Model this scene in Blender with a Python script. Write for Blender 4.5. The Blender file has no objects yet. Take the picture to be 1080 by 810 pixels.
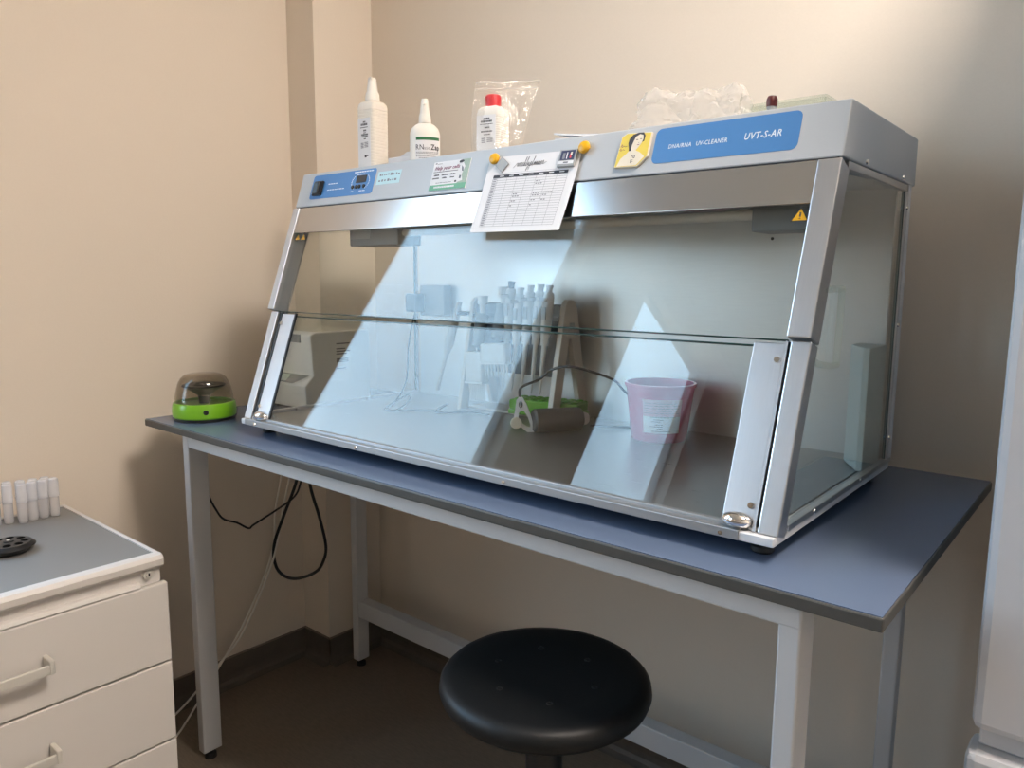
import bpy, bmesh, math, random
from mathutils import Matrix, Vector, Euler, noise
random.seed(7)
C = bpy.context.scene.collection
V = Vector
PI = math.pi

# ------------------------------------------------------------------ materials
def new_mat(name):
    m = bpy.data.materials.new(name); m.use_nodes = True
    nt = m.node_tree; nt.nodes.clear()
    out = nt.nodes.new('ShaderNodeOutputMaterial')
    return m, nt, out

def mat(name, col, rough=.5, metal=0., spec=.5, noise_scale=0., noise_amt=0., bump=0., stretch=(1, 1, 1), trans=0., sub=0.,
        coat=0., rnoise=0.):
    m, nt, out = new_mat(name)
    b = nt.nodes.new('ShaderNodeBsdfPrincipled')
    b.inputs['Base Color'].default_value = (*col, 1)
    b.inputs['Roughness'].default_value = rough
    b.inputs['Metallic'].default_value = metal
    b.inputs['Specular IOR Level'].default_value = spec
    if trans: b.inputs['Transmission Weight'].default_value = trans
    if coat: b.inputs['Coat Weight'].default_value = coat
    if sub:
        b.inputs['Subsurface Weight'].default_value = sub
        b.inputs['Subsurface Radius'].default_value = (.02, .02, .02)
    if noise_scale:
        tc = nt.nodes.new('ShaderNodeTexCoord'); mp = nt.nodes.new('ShaderNodeMapping')
        mp.inputs['Scale'].default_value = stretch
        nt.links.new(tc.outputs['Object'], mp.inputs['Vector'])
        n = nt.nodes.new('ShaderNodeTexNoise'); n.inputs['Scale'].default_value = noise_scale
        n.inputs['Detail'].default_value = 4
        nt.links.new(mp.outputs['Vector'], n.inputs['Vector'])
        if noise_amt:
            r = nt.nodes.new('ShaderNodeMapRange')
            r.inputs['To Min'].default_value = 1 - noise_amt; r.inputs['To Max'].default_value = 1 + noise_amt
            nt.links.new(n.outputs['Fac'], r.inputs['Value'])
            mx = nt.nodes.new('ShaderNodeMix'); mx.data_type = 'RGBA'; mx.blend_type = 'MULTIPLY'
            mx.inputs['Factor'].default_value = 1
            mx.inputs['A'].default_value = (*col, 1)
            nt.links.new(r.outputs['Result'], mx.inputs['B'])
            nt.links.new(mx.outputs['Result'], b.inputs['Base Color'])
        if rnoise:
            r2 = nt.nodes.new('ShaderNodeMapRange')
            r2.inputs['To Min'].default_value = rough - rnoise; r2.inputs['To Max'].default_value = rough + rnoise
            nt.links.new(n.outputs['Fac'], r2.inputs['Value']); nt.links.new(r2.outputs['Result'], b.inputs['Roughness'])
        if bump:
            bp = nt.nodes.new('ShaderNodeBump'); bp.inputs['Strength'].default_value = bump
            bp.inputs['Distance'].default_value = .002
            nt.links.new(n.outputs['Fac'], bp.inputs['Height']); nt.links.new(bp.outputs['Normal'], b.inputs['Normal'])
    nt.links.new(b.outputs[0], out.inputs[0])
    return m

def glass(name, tint=(1, 1, 1), ior=1.5, rough=0., milk=0., milkcol=(1, 1, 1), bumps=0., bscale=20):
    """thin sheet: Fresnel mix of clear transmission and mirror reflection, optionally with a milky share"""
    m, nt, out = new_mat(name)
    geo = nt.nodes.new('ShaderNodeNewGeometry')
    mr = nt.nodes.new('ShaderNodeMapRange')
    mr.inputs['To Min'].default_value = ior; mr.inputs['To Max'].default_value = 1 / ior
    nt.links.new(geo.outputs['Backfacing'], mr.inputs['Value'])
    fr = nt.nodes.new('ShaderNodeFresnel'); nt.links.new(mr.outputs['Result'], fr.inputs['IOR'])
    tr = nt.nodes.new('ShaderNodeBsdfTransparent'); tr.inputs[0].default_value = (*tint, 1)
    gl = nt.nodes.new('ShaderNodeBsdfGlossy'); gl.inputs['Roughness'].default_value = rough
    gl.inputs['Color'].default_value = (1, 1, 1, 1)
    if bumps:
        tc = nt.nodes.new('ShaderNodeTexCoord')
        n = nt.nodes.new('ShaderNodeTexNoise'); n.inputs['Scale'].default_value = bscale
        nt.links.new(tc.outputs['Object'], n.inputs['Vector'])
        bp = nt.nodes.new('ShaderNodeBump'); bp.inputs['Strength'].default_value = bumps; bp.inputs['Distance'].default_value = .01
        nt.links.new(n.outputs['Fac'], bp.inputs['Height']); nt.links.new(bp.outputs['Normal'], gl.inputs['Normal'])
    body = tr
    if milk:
        df = nt.nodes.new('ShaderNodeBsdfDiffuse'); df.inputs[0].default_value = (*milkcol, 1)
        tl = nt.nodes.new('ShaderNodeBsdfTranslucent'); tl.inputs[0].default_value = (*milkcol, 1)
        a = nt.nodes.new('ShaderNodeMixShader'); a.inputs[0].default_value = .45
        nt.links.new(df.outputs[0], a.inputs[1]); nt.links.new(tl.outputs[0], a.inputs[2])
        body = nt.nodes.new('ShaderNodeMixShader'); body.inputs[0].default_value = milk
        nt.links.new(tr.outputs[0], body.inputs[1]); nt.links.new(a.outputs[0], body.inputs[2])
    mx = nt.nodes.new('ShaderNodeMixShader')
    nt.links.new(fr.outputs[0], mx.inputs[0]); nt.links.new(body.outputs[0], mx.inputs[1]); nt.links.new(gl.outputs[0], mx.inputs[2])
    nt.links.new(mx.outputs[0], out.inputs[0])
    return m

def emit(name, col, s):
    m, nt, out = new_mat(name)
    e = nt.nodes.new('ShaderNodeEmission'); e.inputs[0].default_value = (*col, 1); e.inputs[1].default_value = s
    nt.links.new(e.outputs[0], out.inputs[0]); return m

WALL = mat('wall_paint', (.80, .715, .615), .85, spec=.25, noise_scale=220, noise_amt=.02, bump=.12)
CEIL = mat('ceiling_paint', (.82, .81, .78), .9, spec=.2, noise_scale=150, bump=.1, noise_amt=.01)
FLOOR = mat('vinyl_floor', (.185, .150, .115), .5, noise_scale=38, noise_amt=.30, stretch=(1, 5, 1), bump=.04)
SKIRT = mat('vinyl_skirting', (.125, .105, .088), .5, noise_scale=30, noise_amt=.22)
SKIRTEDGE = mat('skirting_edge', (.24, .20, .16), .6, noise_scale=30, noise_amt=.1)
WHITEP = mat('white_powder_coat', (.74, .74, .75), .38, noise_scale=300, noise_amt=.01, bump=.03)
FRAMEP = mat('light_grey_powder_coat', (.58, .59, .61), .38, noise_scale=300, noise_amt=.01, bump=.03)
CABW = mat('cabinet_white_laminate', (.66, .63, .60), .42, noise_scale=400, noise_amt=.012, bump=.02)
CABTOP = mat('grey_laminate_top', (.215, .215, .21), .45, noise_scale=500, noise_amt=.05)
TABTOP = mat('blue_grey_laminate', (.122, .165, .255), .24, noise_scale=700, noise_amt=.05, bump=.02)
TABEDGE = mat('table_edge_band', (.075, .072, .066), .45, noise_scale=90, noise_amt=.12)
STEEL = mat('brushed_steel', (.58, .575, .57), .19, 1, noise_scale=60, rnoise=.03, stretch=(.4, 14, 14), noise_amt=.03)
STEELP = mat('steel_panel', (.74, .75, .745), .38, .72, noise_scale=40, rnoise=.06, bump=.03, stretch=(.5, 8, 8), noise_amt=.06)
STEELV = mat('brushed_steel_upright', (.62, .62, .635), .34, 1, noise_scale=60, rnoise=.07, bump=.008, stretch=(14, .6, .6), noise_amt=.05)
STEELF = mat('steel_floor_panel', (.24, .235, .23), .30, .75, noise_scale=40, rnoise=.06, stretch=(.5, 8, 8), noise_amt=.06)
STEELT = mat('satin_steel_trim', (.42, .42, .42), .45, .9, noise_scale=60, rnoise=.05, stretch=(.4, 14, 14), noise_amt=.04)
CHROME = mat('chrome', (.82, .82, .82), .08, 1, noise_scale=8, rnoise=.02)
SATIN = mat('satin_aluminium', (.70, .68, .63), .42, .35, noise_scale=50, rnoise=.05, stretch=(14, 1, 14))
HOUSEP = mat('pale_grey_enamel', (.49, .515, .54), .36, noise_scale=500, noise_amt=.015, bump=.05)
DARKGAP = mat('dark_gasket', (.02, .022, .026), .5, noise_scale=60, noise_amt=.1)
GREYPL = mat('grey_plastic', (.22, .23, .235), .45, noise_scale=200, noise_amt=.04)
MIDGREY = mat('mid_grey_plastic', (.36, .37, .37), .4, noise_scale=200, noise_amt=.03)
BLACK = mat('black_plastic', (.012, .012, .013), .32, noise_scale=120, noise_amt=.2, bump=.02)
BLACKS = mat('black_polyurethane', (.006, .007, .008), .46, spec=.35, noise_scale=260, noise_amt=.25, bump=.08)
RUBBER = mat('black_rubber', (.014, .014, .014), .6, noise_scale=100, noise_amt=.1)
BLUEL = mat('blue_label', (.075, .235, .53), .42, noise_scale=200, noise_amt=.02)
PALEBLUE = mat('pale_blue_sticker', (.52, .73, .78), .5, noise_scale=200, noise_amt=.02)
WHITETXT = mat('white_print', (.78, .84, .88), .5, noise_scale=200, noise_amt=.02)
INK = mat('dark_ink', (.05, .05, .06), .6, noise_scale=200, noise_amt=.05)
INKL = mat('grey_ink', (.24, .24, .27), .6, noise_scale=200, noise_amt=.05)
INKR = mat('plum_ink', (.22, .05, .12), .6, noise_scale=200, noise_amt=.05)
PAPER = mat('white_paper', (.80, .80, .82), .7, noise_scale=300, noise_amt=.012, bump=.03)
YEL = mat('yellow_plastic', (.80, .42, .015), .3, noise_scale=60, noise_amt=.04)
YEL2 = mat('yellow_print', (.80, .62, .10), .4, noise_scale=60, noise_amt=.04)
CREAM = mat('cream_print', (.80, .72, .58), .5, noise_scale=60, noise_amt=.04)
GREENB = mat('green_band', (.16, .42, .27), .5, noise_scale=90, noise_amt=.06)
LEAF = mat('sage_print', (.36, .46, .38), .5, noise_scale=900, noise_amt=.5)
GREEN = mat('lime_green_plastic', (.20, .50, .015), .28, noise_scale=60, noise_amt=.03, coat=.3)
GREEN2 = mat('green_rack_plastic', (.12, .42, .02), .35, noise_scale=60, noise_amt=.05)
DKGREEN = mat('dark_green_print', (.03, .16, .06), .5, noise_scale=60, noise_amt=.05)
HDPE = mat('white_bottle_plastic', (.84, .81, .75), .4, noise_scale=80, noise_amt=.015, sub=.15)
HDPER = mat('ribbed_bottle_plastic', (.84, .79, .71), .4, noise_scale=80, noise_amt=.015, sub=.15)
REDCAP = mat('red_cap', (.72, .06, .07), .38, noise_scale=80, noise_amt=.03)
PIPW = mat('pipette_plastic', (.62, .60, .56), .38, noise_scale=80, noise_amt=.02)
STANDW = mat('stand_plastic', (.66, .60, .52), .42, noise_scale=80, noise_amt=.02)
STANDG = mat('stand_dark_plastic', (.10, .12, .15), .4, noise_scale=80, noise_amt=.05)
MOTORG = mat('motor_grip', (.06, .057, .055), .5, noise_scale=300, noise_amt=.12)
PINK = glass('pink_bucket_plastic', (.95, .45, .58), 1.4, .15, milk=.80, milkcol=(.86, .22, .38))
TUBEP = glass('frosted_tube_plastic', (.96, .96, .97), 1.4, .2, milk=.50, milkcol=(.95, .95, .97))
TUBEC = glass('frosted_cap_plastic', (.96, .96, .97), 1.4, .2, milk=.72, milkcol=(.95, .95, .97))
BAG = glass('clear_bag_film', (.985, .98, .97), 1.5, .08, milk=.15, milkcol=(.95, .93, .9), bumps=.6, bscale=60)
BAGM = glass('crumpled_bag_film', (.97, .96, .94), 1.5, .10, milk=.36, milkcol=(.95, .92, .88), bumps=1.0, bscale=110)
ACRYL = glass('clear_acrylic', (.96, .985, .96), 1.49, .03, milk=.10, milkcol=(.9, .93, .88))
SMOKE = glass('smoked_lid', (.64, .59, .52), 1.5, .0, milk=.06, milkcol=(.4, .38, .33))
PANE = glass('clear_pane', (.965, .98, .972), 1.43)
WPANE = glass('window_glazing', (.97, .98, .98), 1.5)
GEDGE = mat('glass_edge', (.015, .05, .045), .15, noise_scale=30, noise_amt=.2)
AIRP = mat('pale_green_enamel', (.60, .66, .62), .4, noise_scale=200, noise_amt=.02)
THERMO = mat('warm_white_plastic', (.84, .81, .76), .42, noise_scale=120, noise_amt=.02)
FRIDGE = mat('fridge_enamel', (.54, .545, .57), .34, noise_scale=60, noise_amt=.01, bump=.01)
WIREW = mat('white_cable', (.82, .79, .73), .5, noise_scale=60, noise_amt=.03)
NAVY = mat('navy_plastic', (.03, .03, .09), .4, noise_scale=60, noise_amt=.1)
DKRED = mat('dark_red_plastic', (.10, .018, .018), .35, noise_scale=60, noise_amt=.1)
LAMP = emit('lamp_diffuser', (1.0, .885, .79), 30.5)

# ------------------------------------------------------------------ mesh builder (world coordinates)
class B:
    def __init__(s, *mats, xf=None):
        s.bm = bmesh.new(); s.mats = list(mats); s.mi = 0; s.xf = xf; s.sharp = 28
    def use(s, m):
        if m not in s.mats: s.mats.append(m)
        s.mi = s.mats.index(m); return s
    def _fin(s, verts, faces, xf=None):
        for M in (xf, s.xf):
            if M is not None:
                for v in verts: v.co = M @ v.co
        for f in faces: f.material_index = s.mi; f.smooth = True
    def faces(s, pts, polys, xf=None):
        vs = [s.bm.verts.new(p) for p in pts]
        fs = []
        for p in polys:
            try: fs.append(s.bm.faces.new([vs[i] for i in p]))
            except ValueError: pass
        s._fin(vs, fs, xf); return s
    def box(s, x0, x1, y0, y1, z0, z1, bev=0., seg=2, xf=None):
        t = bmesh.new(); bmesh.ops.create_cube(t, size=1)
        for v in t.verts:
            v.co = V(((x0 + x1) / 2 + v.co.x * (x1 - x0), (y0 + y1) / 2 + v.co.y * (y1 - y0), (z0 + z1) / 2 + v.co.z * (z1 - z0)))
        if bev: bmesh.ops.bevel(t, geom=t.edges[:], offset=bev, segments=seg, profile=.5, affect='EDGES')
        return s.merge(t, xf)
    def merge(s, t, xf=None, smooth=False):
        t.verts.ensure_lookup_table(); t.verts.index_update()
        n0 = len(s.bm.faces)
        s.faces([v.co.copy() for v in t.verts], [[v.index for v in f.verts] for f in t.faces], xf)
        s.bm.faces.ensure_lookup_table()
        for f in s.bm.faces[n0:]: f.smooth = smooth
        t.free(); return s
    def prism(s, poly, a, b, axis='x', bev=0., seg=2, xf=None):
        """polygon in the plane normal to axis, extruded from a to b"""
        def p3(u, v, w):
            return {'x': (w, u, v), 'y': (u, w, v), 'z': (u, v, w)}[axis]
        t = bmesh.new()
        lo = [t.verts.new(p3(u, v, a)) for u, v in poly]; hi = [t.verts.new(p3(u, v, b)) for u, v in poly]
        n = len(poly)
        t.faces.new(lo); t.faces.new(hi[::-1])
        for i in range(n): t.faces.new([lo[i], lo[(i + 1) % n], hi[(i + 1) % n], hi[i]])
        bmesh.ops.recalc_face_normals(t, faces=t.faces[:])
        if bev: bmesh.ops.bevel(t, geom=t.edges[:], offset=bev, segments=seg, profile=.5, affect='EDGES')
        return s.merge(t, xf)
    def lathe(s, prof, c=(0, 0, 0), n=32, xf=None, caps=True, squash=(1, 1)):
        pts, polys = [], []
        for r, z in prof:
            for k in range(n):
                a = 2 * PI * k / n
                pts.append((c[0] + r * math.cos(a) * squash[0], c[1] + r * math.sin(a) * squash[1], c[2] + z))
        for i in range(len(prof) - 1):
            for k in range(n):
                k2 = (k + 1) % n
                polys.append([i * n + k, i * n + k2, (i + 1) * n + k2, (i + 1) * n + k])
        if caps:
            polys.append(list(range(n))[::-1]); m = (len(prof) - 1) * n
            polys.append([m + k for k in range(n)])
        return s.faces(pts, polys, xf)
    def cyl(s, p0, p1, r0, r1=None, n=20):
        p0, p1 = V(p0), V(p1); r1 = r0 if r1 is None else r1
        q = (p1 - p0).to_track_quat('Z', 'Y').to_matrix().to_4x4()
        return s.lathe([(r0, 0), (r1, (p1 - p0).length)], n=n, xf=Matrix.Translation(p0) @ q)
    def ell(s, c, r, n=20, m=12, xf=None):
        prof = [(max(1e-5, math.sin(PI * i / m)), -math.cos(PI * i / m)) for i in range(m + 1)]
        M = Matrix.Translation(c) @ Matrix.Diagonal((r[0], r[1], r[2], 1))
        return s.lathe(prof, n=n, xf=(xf @ M if xf else M))
    def tube(s, pts, r, n=8, smooth=6):
        P = [V(p) for p in pts]
        if smooth and len(P) > 2:
            Q = []
            for i in range(len(P) - 1):
                a, b, c, d = P[max(i - 1, 0)], P[i], P[i + 1], P[min(i + 2, len(P) - 1)]
                for k in range(smooth):
                    t = k / smooth
                    Q.append(.5 * ((2 * b) + (c - a) * t + (2 * a - 5 * b + 4 * c - d) * t * t + (3 * b - a - 3 * c + d) * t ** 3))
            P = Q + [P[-1]]
        rings, u = [], None
        for i, p in enumerate(P):
            d = (P[min(i + 1, len(P) - 1)] - P[max(i - 1, 0)]).normalized()
            if u is None: u = d.orthogonal().normalized()
            u = (u - d * u.dot(d)).normalized(); w = d.cross(u)
            rings.append([p + (u * math.cos(2 * PI * k / n) + w * math.sin(2 * PI * k / n)) * r for k in range(n)])
        pts = [q for R in rings for q in R]; polys = []
        for i in range(len(rings) - 1):
            for k in range(n):
                polys.append([i * n + k, i * n + (k + 1) % n, (i + 1) * n + (k + 1) % n, (i + 1) * n + k])
        polys += [list(range(n))[::-1], [len(pts) - n + k for k in range(n)]]
        return s.faces(pts, polys)
    def text(s, body, x, y, size, z=0., ext=.0002, shear=0., bold=0., align='LEFT', sx=1., xf=None):
        cu = bpy.data.curves.new('tmp_text', 'FONT'); cu.body = body; cu.size = size; cu.extrude = ext
        cu.shear = shear; cu.offset = bold; cu.align_x = align; cu.space_character = 1.12; cu.resolution_u = 2
        o = bpy.data.objects.new('tmp_text', cu); C.objects.link(o)
        bpy.context.view_layer.update()
        me = bpy.data.meshes.new_from_object(o.evaluated_get(bpy.context.evaluated_depsgraph_get()))
        M = Matrix.Translation((x, y, z)) @ Matrix.Diagonal((sx, 1, 1, 1))
        s.faces([v.co.copy() for v in me.vertices], [list(p.vertices) for p in me.polygons], (xf @ M) if xf else M)
        bpy.data.objects.remove(o); bpy.data.curves.remove(cu); bpy.data.meshes.remove(me)
        return s
    def mesh(s, name, origin):
        bmesh.ops.recalc_face_normals(s.bm, faces=s.bm.faces[:])
        o = V(origin)
        for v in s.bm.verts: v.co -= o
        me = bpy.data.meshes.new(name); s.bm.to_mesh(me); s.bm.free()
        for m in s.mats: me.materials.append(m)
        flat = [not p.use_smooth for p in me.polygons]
        me.set_sharp_from_angle(angle=math.radians(s.sharp))
        for p, f in zip(me.polygons, flat): p.use_smooth = not f
        return me

def root_loc(o):
    while o.parent: o = o.parent
    return o.location
def tag(o, label=None, cat=None, group=None, kind=None):
    for k, v in (('label', label), ('category', cat), ('group', group), ('kind', kind)):
        if v: o[k] = v
    return o
def thing(name, label, cat, loc, group=None):
    o = bpy.data.objects.new(name, None); o.empty_display_size = .05; C.objects.link(o); o.location = loc
    return tag(o, label, cat, group)
def part(name, b, parent, label=None, kind=None):
    o = bpy.data.objects.new(name, b.mesh(name, root_loc(parent))); C.objects.link(o); o.parent = parent
    return tag(o, label, kind=kind)
def single(name, b, loc, label, cat, group=None):
    o = bpy.data.objects.new(name, b.mesh(name, loc)); C.objects.link(o); o.location = loc
    return tag(o, label, cat, group)
def struct(name, b, loc=(0, 0, 0)):
    o = bpy.data.objects.new(name, b.mesh(name, loc)); C.objects.link(o); o.location = loc
    return tag(o, kind='structure')
def dup(root, loc, rotz=None, label=None):
    r = root.copy(); C.objects.link(r); r.location = loc
    if rotz is not None: r.rotation_euler = (0, 0, rotz)
    if label: r['label'] = label
    for ch in list(root.children):
        c = ch.copy(); C.objects.link(c); c.parent = r
        for g in ch.children:
            d = g.copy(); C.objects.link(d); d.parent = c
    return r
def rrect(x0, x1, y0, y1, r, n=5):
    out = []
    for cx, cy, a0 in ((x1 - r, y1 - r, 0), (x0 + r, y1 - r, 90), (x0 + r, y0 + r, 180), (x1 - r, y0 + r, 270)):
        for k in range(n + 1):
            a = math.radians(a0 + 90 * k / n); out.append((cx + r * math.cos(a), cy + r * math.sin(a)))
    return out

# ------------------------------------------------------------------ the room
XL, XR, YB, YF, ZC = -.482, 3.3, .697, -4.4, 3.02
XO = XL - .13
struct('floor', B(FLOOR).box(XO, XR + .1, YF - .1, YB + .1, -.06, 0))
struct('ceiling', B(CEIL).box(XO, XR + .1, YF - .1, YB + .1, ZC, ZC + .08))
struct('wall_back', B(WALL).box(XL, XR + .1, YB, YB + .1, 0, ZC))
struct('wall_right', B(WALL).box(XR, XR + .1, YF, YB, 0, ZC))
struct('wall_front', B(WALL).box(XL, XR + .1, YF - .1, YF, 0, ZC))
struct('wall_corner', B(WALL).box(XL, -.350, .481, YB, 0, ZC))
WINS = [(-1.385, -.455), (-2.885, -1.954)]
ZS, ZT = .93, 2.83
b = B(WALL)
ys = [YF - .1, -2.885, -1.954, -1.385, -.455, YB + .1]
for i in range(0, 6, 2): b.box(XO, XL, ys[i], ys[i + 1], 0, ZC)
for y0, y1 in WINS:
    b.box(XO, XL, y0, y1, 0, ZS); b.box(XO, XL, y0, y1, ZT, ZC)
struct('wall_left', b)
for i, (y0, y1) in enumerate(WINS):
    xm = XL - .075
    b = B(WHITEP)
    f = .022
    b.box(xm - .03, xm + .01, y0, y0 + f, ZS, ZT, .004); b.box(xm - .03, xm + .01, y1 - f, y1, ZS, ZT, .004)
    b.box(xm - .03, xm + .01, y0 + f, y1 - f, ZS, ZS + f, .004); b.box(xm - .03, xm + .01, y0 + f, y1 - f, ZT - f, ZT, .004)
    w = struct('window_%d' % (i + 1), b)
    for nm, bb in (('pane', B(WPANE).box(xm - .014, xm - .010, y0 + f, y1 - f, ZS + f, ZT - f)),
                   ('window_sill', B(WHITEP).box(xm + .01, XL + .03, y0 - .0, y1 + .0, ZS - .0, ZS + .018, .004))):
        o = bpy.data.objects.new(nm, bb.mesh(nm, (0, 0, 0))); C.objects.link(o); o.parent = w; o['kind'] = 'structure'
# skirting: sheet vinyl coved up the wall with a lighter top edge
HB = .086
def skirting(name, segs):
    b = B(SKIRT)
    for (x0, x1, y0, y1, nx, ny) in segs:
        b.use(SKIRT)
        prof = [(0, 0), (.030, 0), (.022, .002), (.012, .008), (.006, .018), (.0035, .032), (.0035, HB), (0, HB)]
        if nx: b.prism([((x0 if nx > 0 else x1) + nx * u, v) for u, v in prof], y0, y1, 'y')
        else: b.prism([(y1 + ny * u, v) for u, v in prof], x0, x1, 'x')
        b.use(SKIRTEDGE)
        if nx: b.box(x0, x0 + .006, y0, y1, HB, HB + .004)
        else: b.box(x0, x1, y1 - .006, y1, HB, HB + .004)
    return struct(name, b)
skirting('baseboard_left', [(XL, XL, YF, .481, 1, 0)])
skirting('baseboard_corner', [(XL, -.3465, .481, .481, 0, -1), (-.350, -.350, .4775, YB, 1, 0)])
skirting('baseboard_back', [(-.350, XR, YB, YB, 0, -1)])
# ceiling lamp (above the right side of the room, outside the frame)
t = thing('ceiling_light', 'square white ceiling panel lamp lighting the bench from the right', 'light', (2.06, -.05, 2.96))
b = B(WHITEP)
for x0, x1, y0, y1 in ((1.74, 2.38, -.37, -.35), (1.74, 2.38, .25, .27), (1.74, 1.76, -.35, .25), (2.36, 2.38, -.35, .25)):
    b.box(x0, x1, y0, y1, 2.965, ZC, .002)
part('frame', b, t)
part('diffuser', B(LAMP).box(1.76, 2.36, -.35, .25, 2.975, 2.985), t)

# ------------------------------------------------------------------ workbench
T = .8873
TX0, TX1, TY0, TY1, TT = -.347, 1.392, -.066, .673, .0185
bench = thing('lab_bench', 'long lab bench with blue-grey top on pale steel legs', 'table', (.52, .3, 0))
b = B(TABTOP, TABEDGE)
b.use(TABTOP).box(TX0 + .002, TX1 - .002, TY0 + .002, TY1 - .002, T - .004, T)
b.use(TABEDGE).box(TX0, TX1, TY0, TY1, T - TT, T - .0012, .0025)
part('tabletop', b, bench)
ZA = T - TT
def leg(x, y, d=.05, w=.028):
    l = part('leg', B(FRAMEP).box(x, x + w, y, y + d, .022, ZA - .001, .003), bench)
    part('foot', B(RUBBER).lathe([(.004, .021), (.006, .022), (.008, .012), (.014, .010), (.015, 0)][::-1], (x + w / 2, y + d / 2, 0)), l)
leg(-.207, -.040); leg(1.270, -.040); leg(-.286, .524, .044); leg(1.266, .515, .03)
part('front_rail', B(FRAMEP).box(-.178, 1.2985, -.041, -.012, ZA - .036, ZA - .0005, .003), bench)
part('rear_rail', B(FRAMEP).box(-.257, 1.265, .535, .565, ZA - .036, ZA - .0005, .003), bench)
part('side_rail', B(FRAMEP).prism([(-.205, .011), (-.180, .011), (-.258, .523), (-.283, .523)], ZA - .036, ZA - .0005, 'z', .003), bench)
part('side_rail', B(FRAMEP).box(1.272, 1.297, .011, .504, ZA - .036, ZA - .0005, .003), bench)
part('stretcher', B(FRAMEP).box(-.2575, 1.2655, .526, .566, .172, .226, .003), bench)

# ------------------------------------------------------------------ UV cabinet
F0 = .9105
ZB = F0 + .0126
W = 1.245
AL = math.atan(.340)
SA, CA = math.sin(AL), math.cos(AL)
FP = Matrix(((1, 0, 0, 0), (0, SA, -CA, 0), (0, CA, SA, ZB), (0, 0, 0, 1)))   # x, s (up the slope), n (outwards)
def fp(x, s, n=0): return FP @ V((x, s, n))
uv = thing('uv_cabinet', 'large glass-fronted UV cabinet with steel frame standing on the bench', 'cabinet', (.62, .28, F0 - .023))
BASEY = .552
# base tray
b = B(WHITEP)
b.box(0, W, .0, BASEY, F0, ZB, .002)
base = part('base', b, uv)
b = B(STEELT).box(.018, 1.199, -.0022, .02, F0 + .0005, ZB + .0015, .0012)
b.box(.02, 1.22, .012, .022, ZB, ZB + .006, .001)
part('front_trim', b, base, 'brushed steel strip along the front of the base')
for x in (.06, .42, .80, 1.175): part('screw', B(CHROME).cyl((x, -.0015, F0 + .0065), (x, -.0042, F0 + .0065), .0038, .003, 14), base)
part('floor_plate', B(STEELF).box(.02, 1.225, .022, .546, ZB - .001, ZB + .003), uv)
for x, y in ((1.214, .045), (.035, .05), (1.214, .515), (.035, .515)):
    part('foot', B(RUBBER).lathe([(.013, -.0228), (.0155, -.020), (.0150, -.014), (.007, -.011), (.006, 0)], (x, y, F0)), uv)
# housing on top
z0, z1 = F0 + .499, F0 + .579
HY0, HY1 = fp(0, .514).y, fp(0, .597).y
b = B(HOUSEP).prism([(HY0, fp(0, .514).z), (HY1, z1), (.572, z1), (.572, z0), (.2, z0)], -.003, 1.248, 'x', .0025)
hous = part('top_housing', b, uv)
for y, z in ((.274, 1.4155), (.486, 1.4155)): part('screw', B(CHROME).cyl((1.2475, y, z), (1.2505, y, z), .0042, .0035, 14), hous)
# uprights (front), left and right: upper thicker than lower
for side, (xa, xb, xc) in enumerate(((-.004, .020, .018), (1.2165, 1.2485, 1.2195))):
    lo = (0.000, .0275) if side == 0 else (1.2195, 1.2475)
    b = B(STEELV, xf=FP).box(xa, xb, .262, .5115, -.034, .0035, .0018)
    part('upper_upright', b, uv)
    b = B(STEELV, xf=FP).box(lo[0] + .001, lo[1], .003, .2595, -.034, -.006, .0018)
    up = part('lower_upright', b, uv)
    if side == 0: part('slide_rail', B(DARKGAP, xf=FP).box(.0275, .0385, .004, .259, -.03, -.012), up)
    else:
        part('slide_rail', B(STEELV, DARKGAP, xf=FP).use(STEELV).box(1.2125, 1.2165, .004, .259, -.03, -.008).use(DARKGAP).box(1.2165, 1.2195, .004, .259, -.03, -.014), up)
part('inner_flange', B(MIDGREY).prism([fp(0, .262, -.013).yz, fp(0, .505, -.013).yz, fp(0, .505, -.044).yz, fp(0, .262, -.044).yz], .004, .010, 'x'), uv)
part('upper_band', B(STEEL, xf=FP).box(.0205, 1.216, .4495, .5115, -.004, .001, .0012), uv, 'brushed steel band under the blue labels')
part('shadow_gap', B(DARKGAP, xf=FP).box(.002, 1.243, .5112, .5145, -.03, -.001), uv)
# panes
pn = part('upper_pane', B(PANE, xf=FP).box(.0205, 1.2162, .2605, .450, -.0105, -.0060), uv, 'fixed upper glass pane')
part('pane_edge', B(GEDGE, xf=FP).box(.0205, 1.2162, .2590, .2605, -.0105, -.0060), pn)
pn = part('front_sash', B(PANE, xf=FP).box(.039, 1.2122, .0045, .2515, -.0200, -.0155), uv, 'lower glass sash that slides up')
part('pane_edge', B(GEDGE, xf=FP).box(.039, 1.2122, .2515, .2535, -.0200, -.0155), pn)
for x0, x1, sx, side in ((.0425, .0885, .047, 0), (1.169, 1.2118, 1.205, 1)):
    st = part('sash_stile', B(STEELV, xf=FP).box(x0, x1, .006, .2560, -.0150, -.0105, .0008), pn, 'brushed steel stile of the sash')
    if side == 0: part('stile_seal', B(DARKGAP, xf=FP).box(x1, x1 + .005, .006, .2585, -.0152, -.0108), st)
    for s in (.233, .036): part('screw', B(CHROME).cyl(fp(sx - .0, s, -.0108), fp(sx, s, -.0075), .0045, .004, 14), st)
    b = B(CHROME)
    b.ell((0, 0, 0), (.0212, .0115, .0150), 24, 14, xf=FP @ Matrix.Translation(((x0 + x1) / 2, .0135, -.008)))
    part('catch', b, st, 'rounded chrome catch')
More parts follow.
